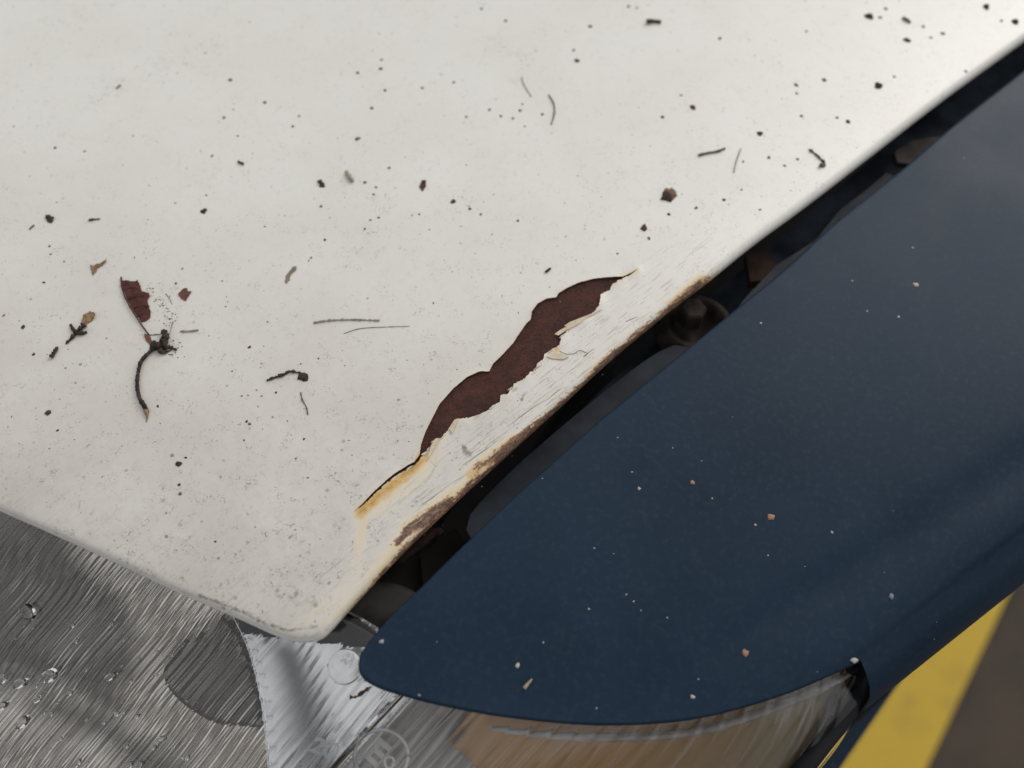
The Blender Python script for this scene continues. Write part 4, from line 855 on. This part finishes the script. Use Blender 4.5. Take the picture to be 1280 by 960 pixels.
# uncountable dust
gs = []
for _ in range(2600):
    x, y = random.uniform(-20, 1290), random.uniform(-20, 800)
    if y > 636 + 0.42 * x - 8 or (x > 405 and y > 790 - 0.86 * (x - 400)): continue
    dens = 0.35 + 0.65 * (0.5 + 0.5 * math.sin(x * .013 + 1.7 * math.sin(y * .011))) * (0.5 + 0.5 * math.sin(y * .017 - x * .006))
    if random.random() > dens: continue
    r = random.choice([.35, .45, .55, .7, .9, 1.2]) * random.uniform(.6, 1.1); gs.append((x, y, r))
q = np.array(gs); pp = on_hood(q[:, 0], q[:, 1]); geo = []
for (x, y, r), p in zip(gs, pp):
    s = float((p - CAM) @ FW) / F; cnt[0] += 1; geo.append(blob_geo(p, r * s * 1.3, r * s * random.uniform(.4, .9), r * s * .4, random.random() * 6, cnt[0], 5))
tag(mk('dust_specks', *join(*geo), GREYD), 'fine dust scattered over the white bonnet', 'dust', kind='stuff')

# ------------------------------------------------------------------ rain drops on the lamp glass
def drop_geo(c, n_, r, ey, ang, h):
    n_ = n_ / np.linalg.norm(n_); a = np.cross(n_, [0, 1, 0]); a /= np.linalg.norm(a); b = np.cross(n_, a); v = []; f = []; K = 12
    for s, hh in ((1, -0.05), (0.97, .28), (.8, .62), (.45, .9)):
        for k in range(K):
            t = 2 * math.pi * k / K; x, y = s * r * math.cos(t), s * r * ey * math.sin(t) * (1 + .15 * math.cos(2 * t)); x, y = x * math.cos(ang) - y * math.sin(ang), x * math.sin(ang) + y * math.cos(ang)
            v.append(c + a * x + b * y + n_ * hh * h * r)
    v.append(c + n_ * h * r)
    for i in range(3):
        for k in range(K): f.append((i * K + k, i * K + (k + 1) % K, (i + 1) * K + (k + 1) % K, (i + 1) * K + k)[::-1])
    for k in range(K): f.append((3 * K + k, 3 * K + (k + 1) % K, 4 * K)[::-1])
    f.append(tuple(range(K))); return v, f
nuH, nvH = HG.shape[:2]; GHf = HG.reshape(-1, 3); gpx, gpy = proj(GHf); NH = np.array([0.0, -0.3, 1.0])
def on_lens(x, y): return GHf[np.argmin((gpx - x)**2 + (gpy - y)**2)]
DRS = 1.25
DR = [(38, 757, 7, 1.5), (27, 852, 9, .6), (62, 848, 9, .8), (48, 868, 5, .7), (5, 843, 5, .8), (138, 850, 8, .5), (29, 905, 9, .6), (3, 883, 8, .5), (64, 893, 3.5, .6), (87, 871, 4, .7), (56, 889, 2.6, .6), (130, 905, 3, .7), (76, 925, 3.5, .6), (108, 906, 3, .5), (158, 934, 3.4, .6), (203, 925, 6, .5), (175, 954, 8, .45), (163, 955, 5, .5), (100, 947, 4, .5), (44, 865, 3, .7), (165, 847, 2.5, .7), (172, 897, 4, .5), (147, 891, 4, .6), (215, 818, 3, .7), (193, 940, 4, .5), (235, 945, 4, .5), (90, 785, 4, .6), (95, 804, 4, .6), (195, 845, 3, .6), (140, 780, 3, .6)]
for i, (x, y, r, ey) in enumerate(DR):
    p = on_lens(x, y); s = float((p - CAM) @ FW) / F
    tag(local('water_drop', *drop_geo(p, NH, DRS * r * s, ey, random.uniform(.3, 1.2), .5), WATER), 'large clear water drop on the ribbed headlamp lens', 'water drop', 'large water drops on the headlamp lens')
for _ in range(70):
    x = random.uniform(0, 250); y = random.uniform(760 + .2 * x, 960); p = on_lens(x, y); s = float((p - CAM) @ FW) / F
    tag(local('water_drop', *drop_geo(p, NH, random.uniform(.8, 2.2) * s, random.uniform(.5, 1), random.random() * 3, .6), WATER), 'tiny clear water droplet on the ribbed headlamp lens', 'water droplet', 'tiny water droplets on the headlamp lens')
q = [(438, 872), (446, 871), (455, 865), (463, 859)]
sliver('dirt_smear', q, 4, 3, BROWND, 'brown crumbly smear on the lens below the wing tip', 'dirt smear', surf=lambda x, y, *_: P(np.asarray(x, float), np.asarray(y, float), hz(x, y) + 0.15), jitter=.5)
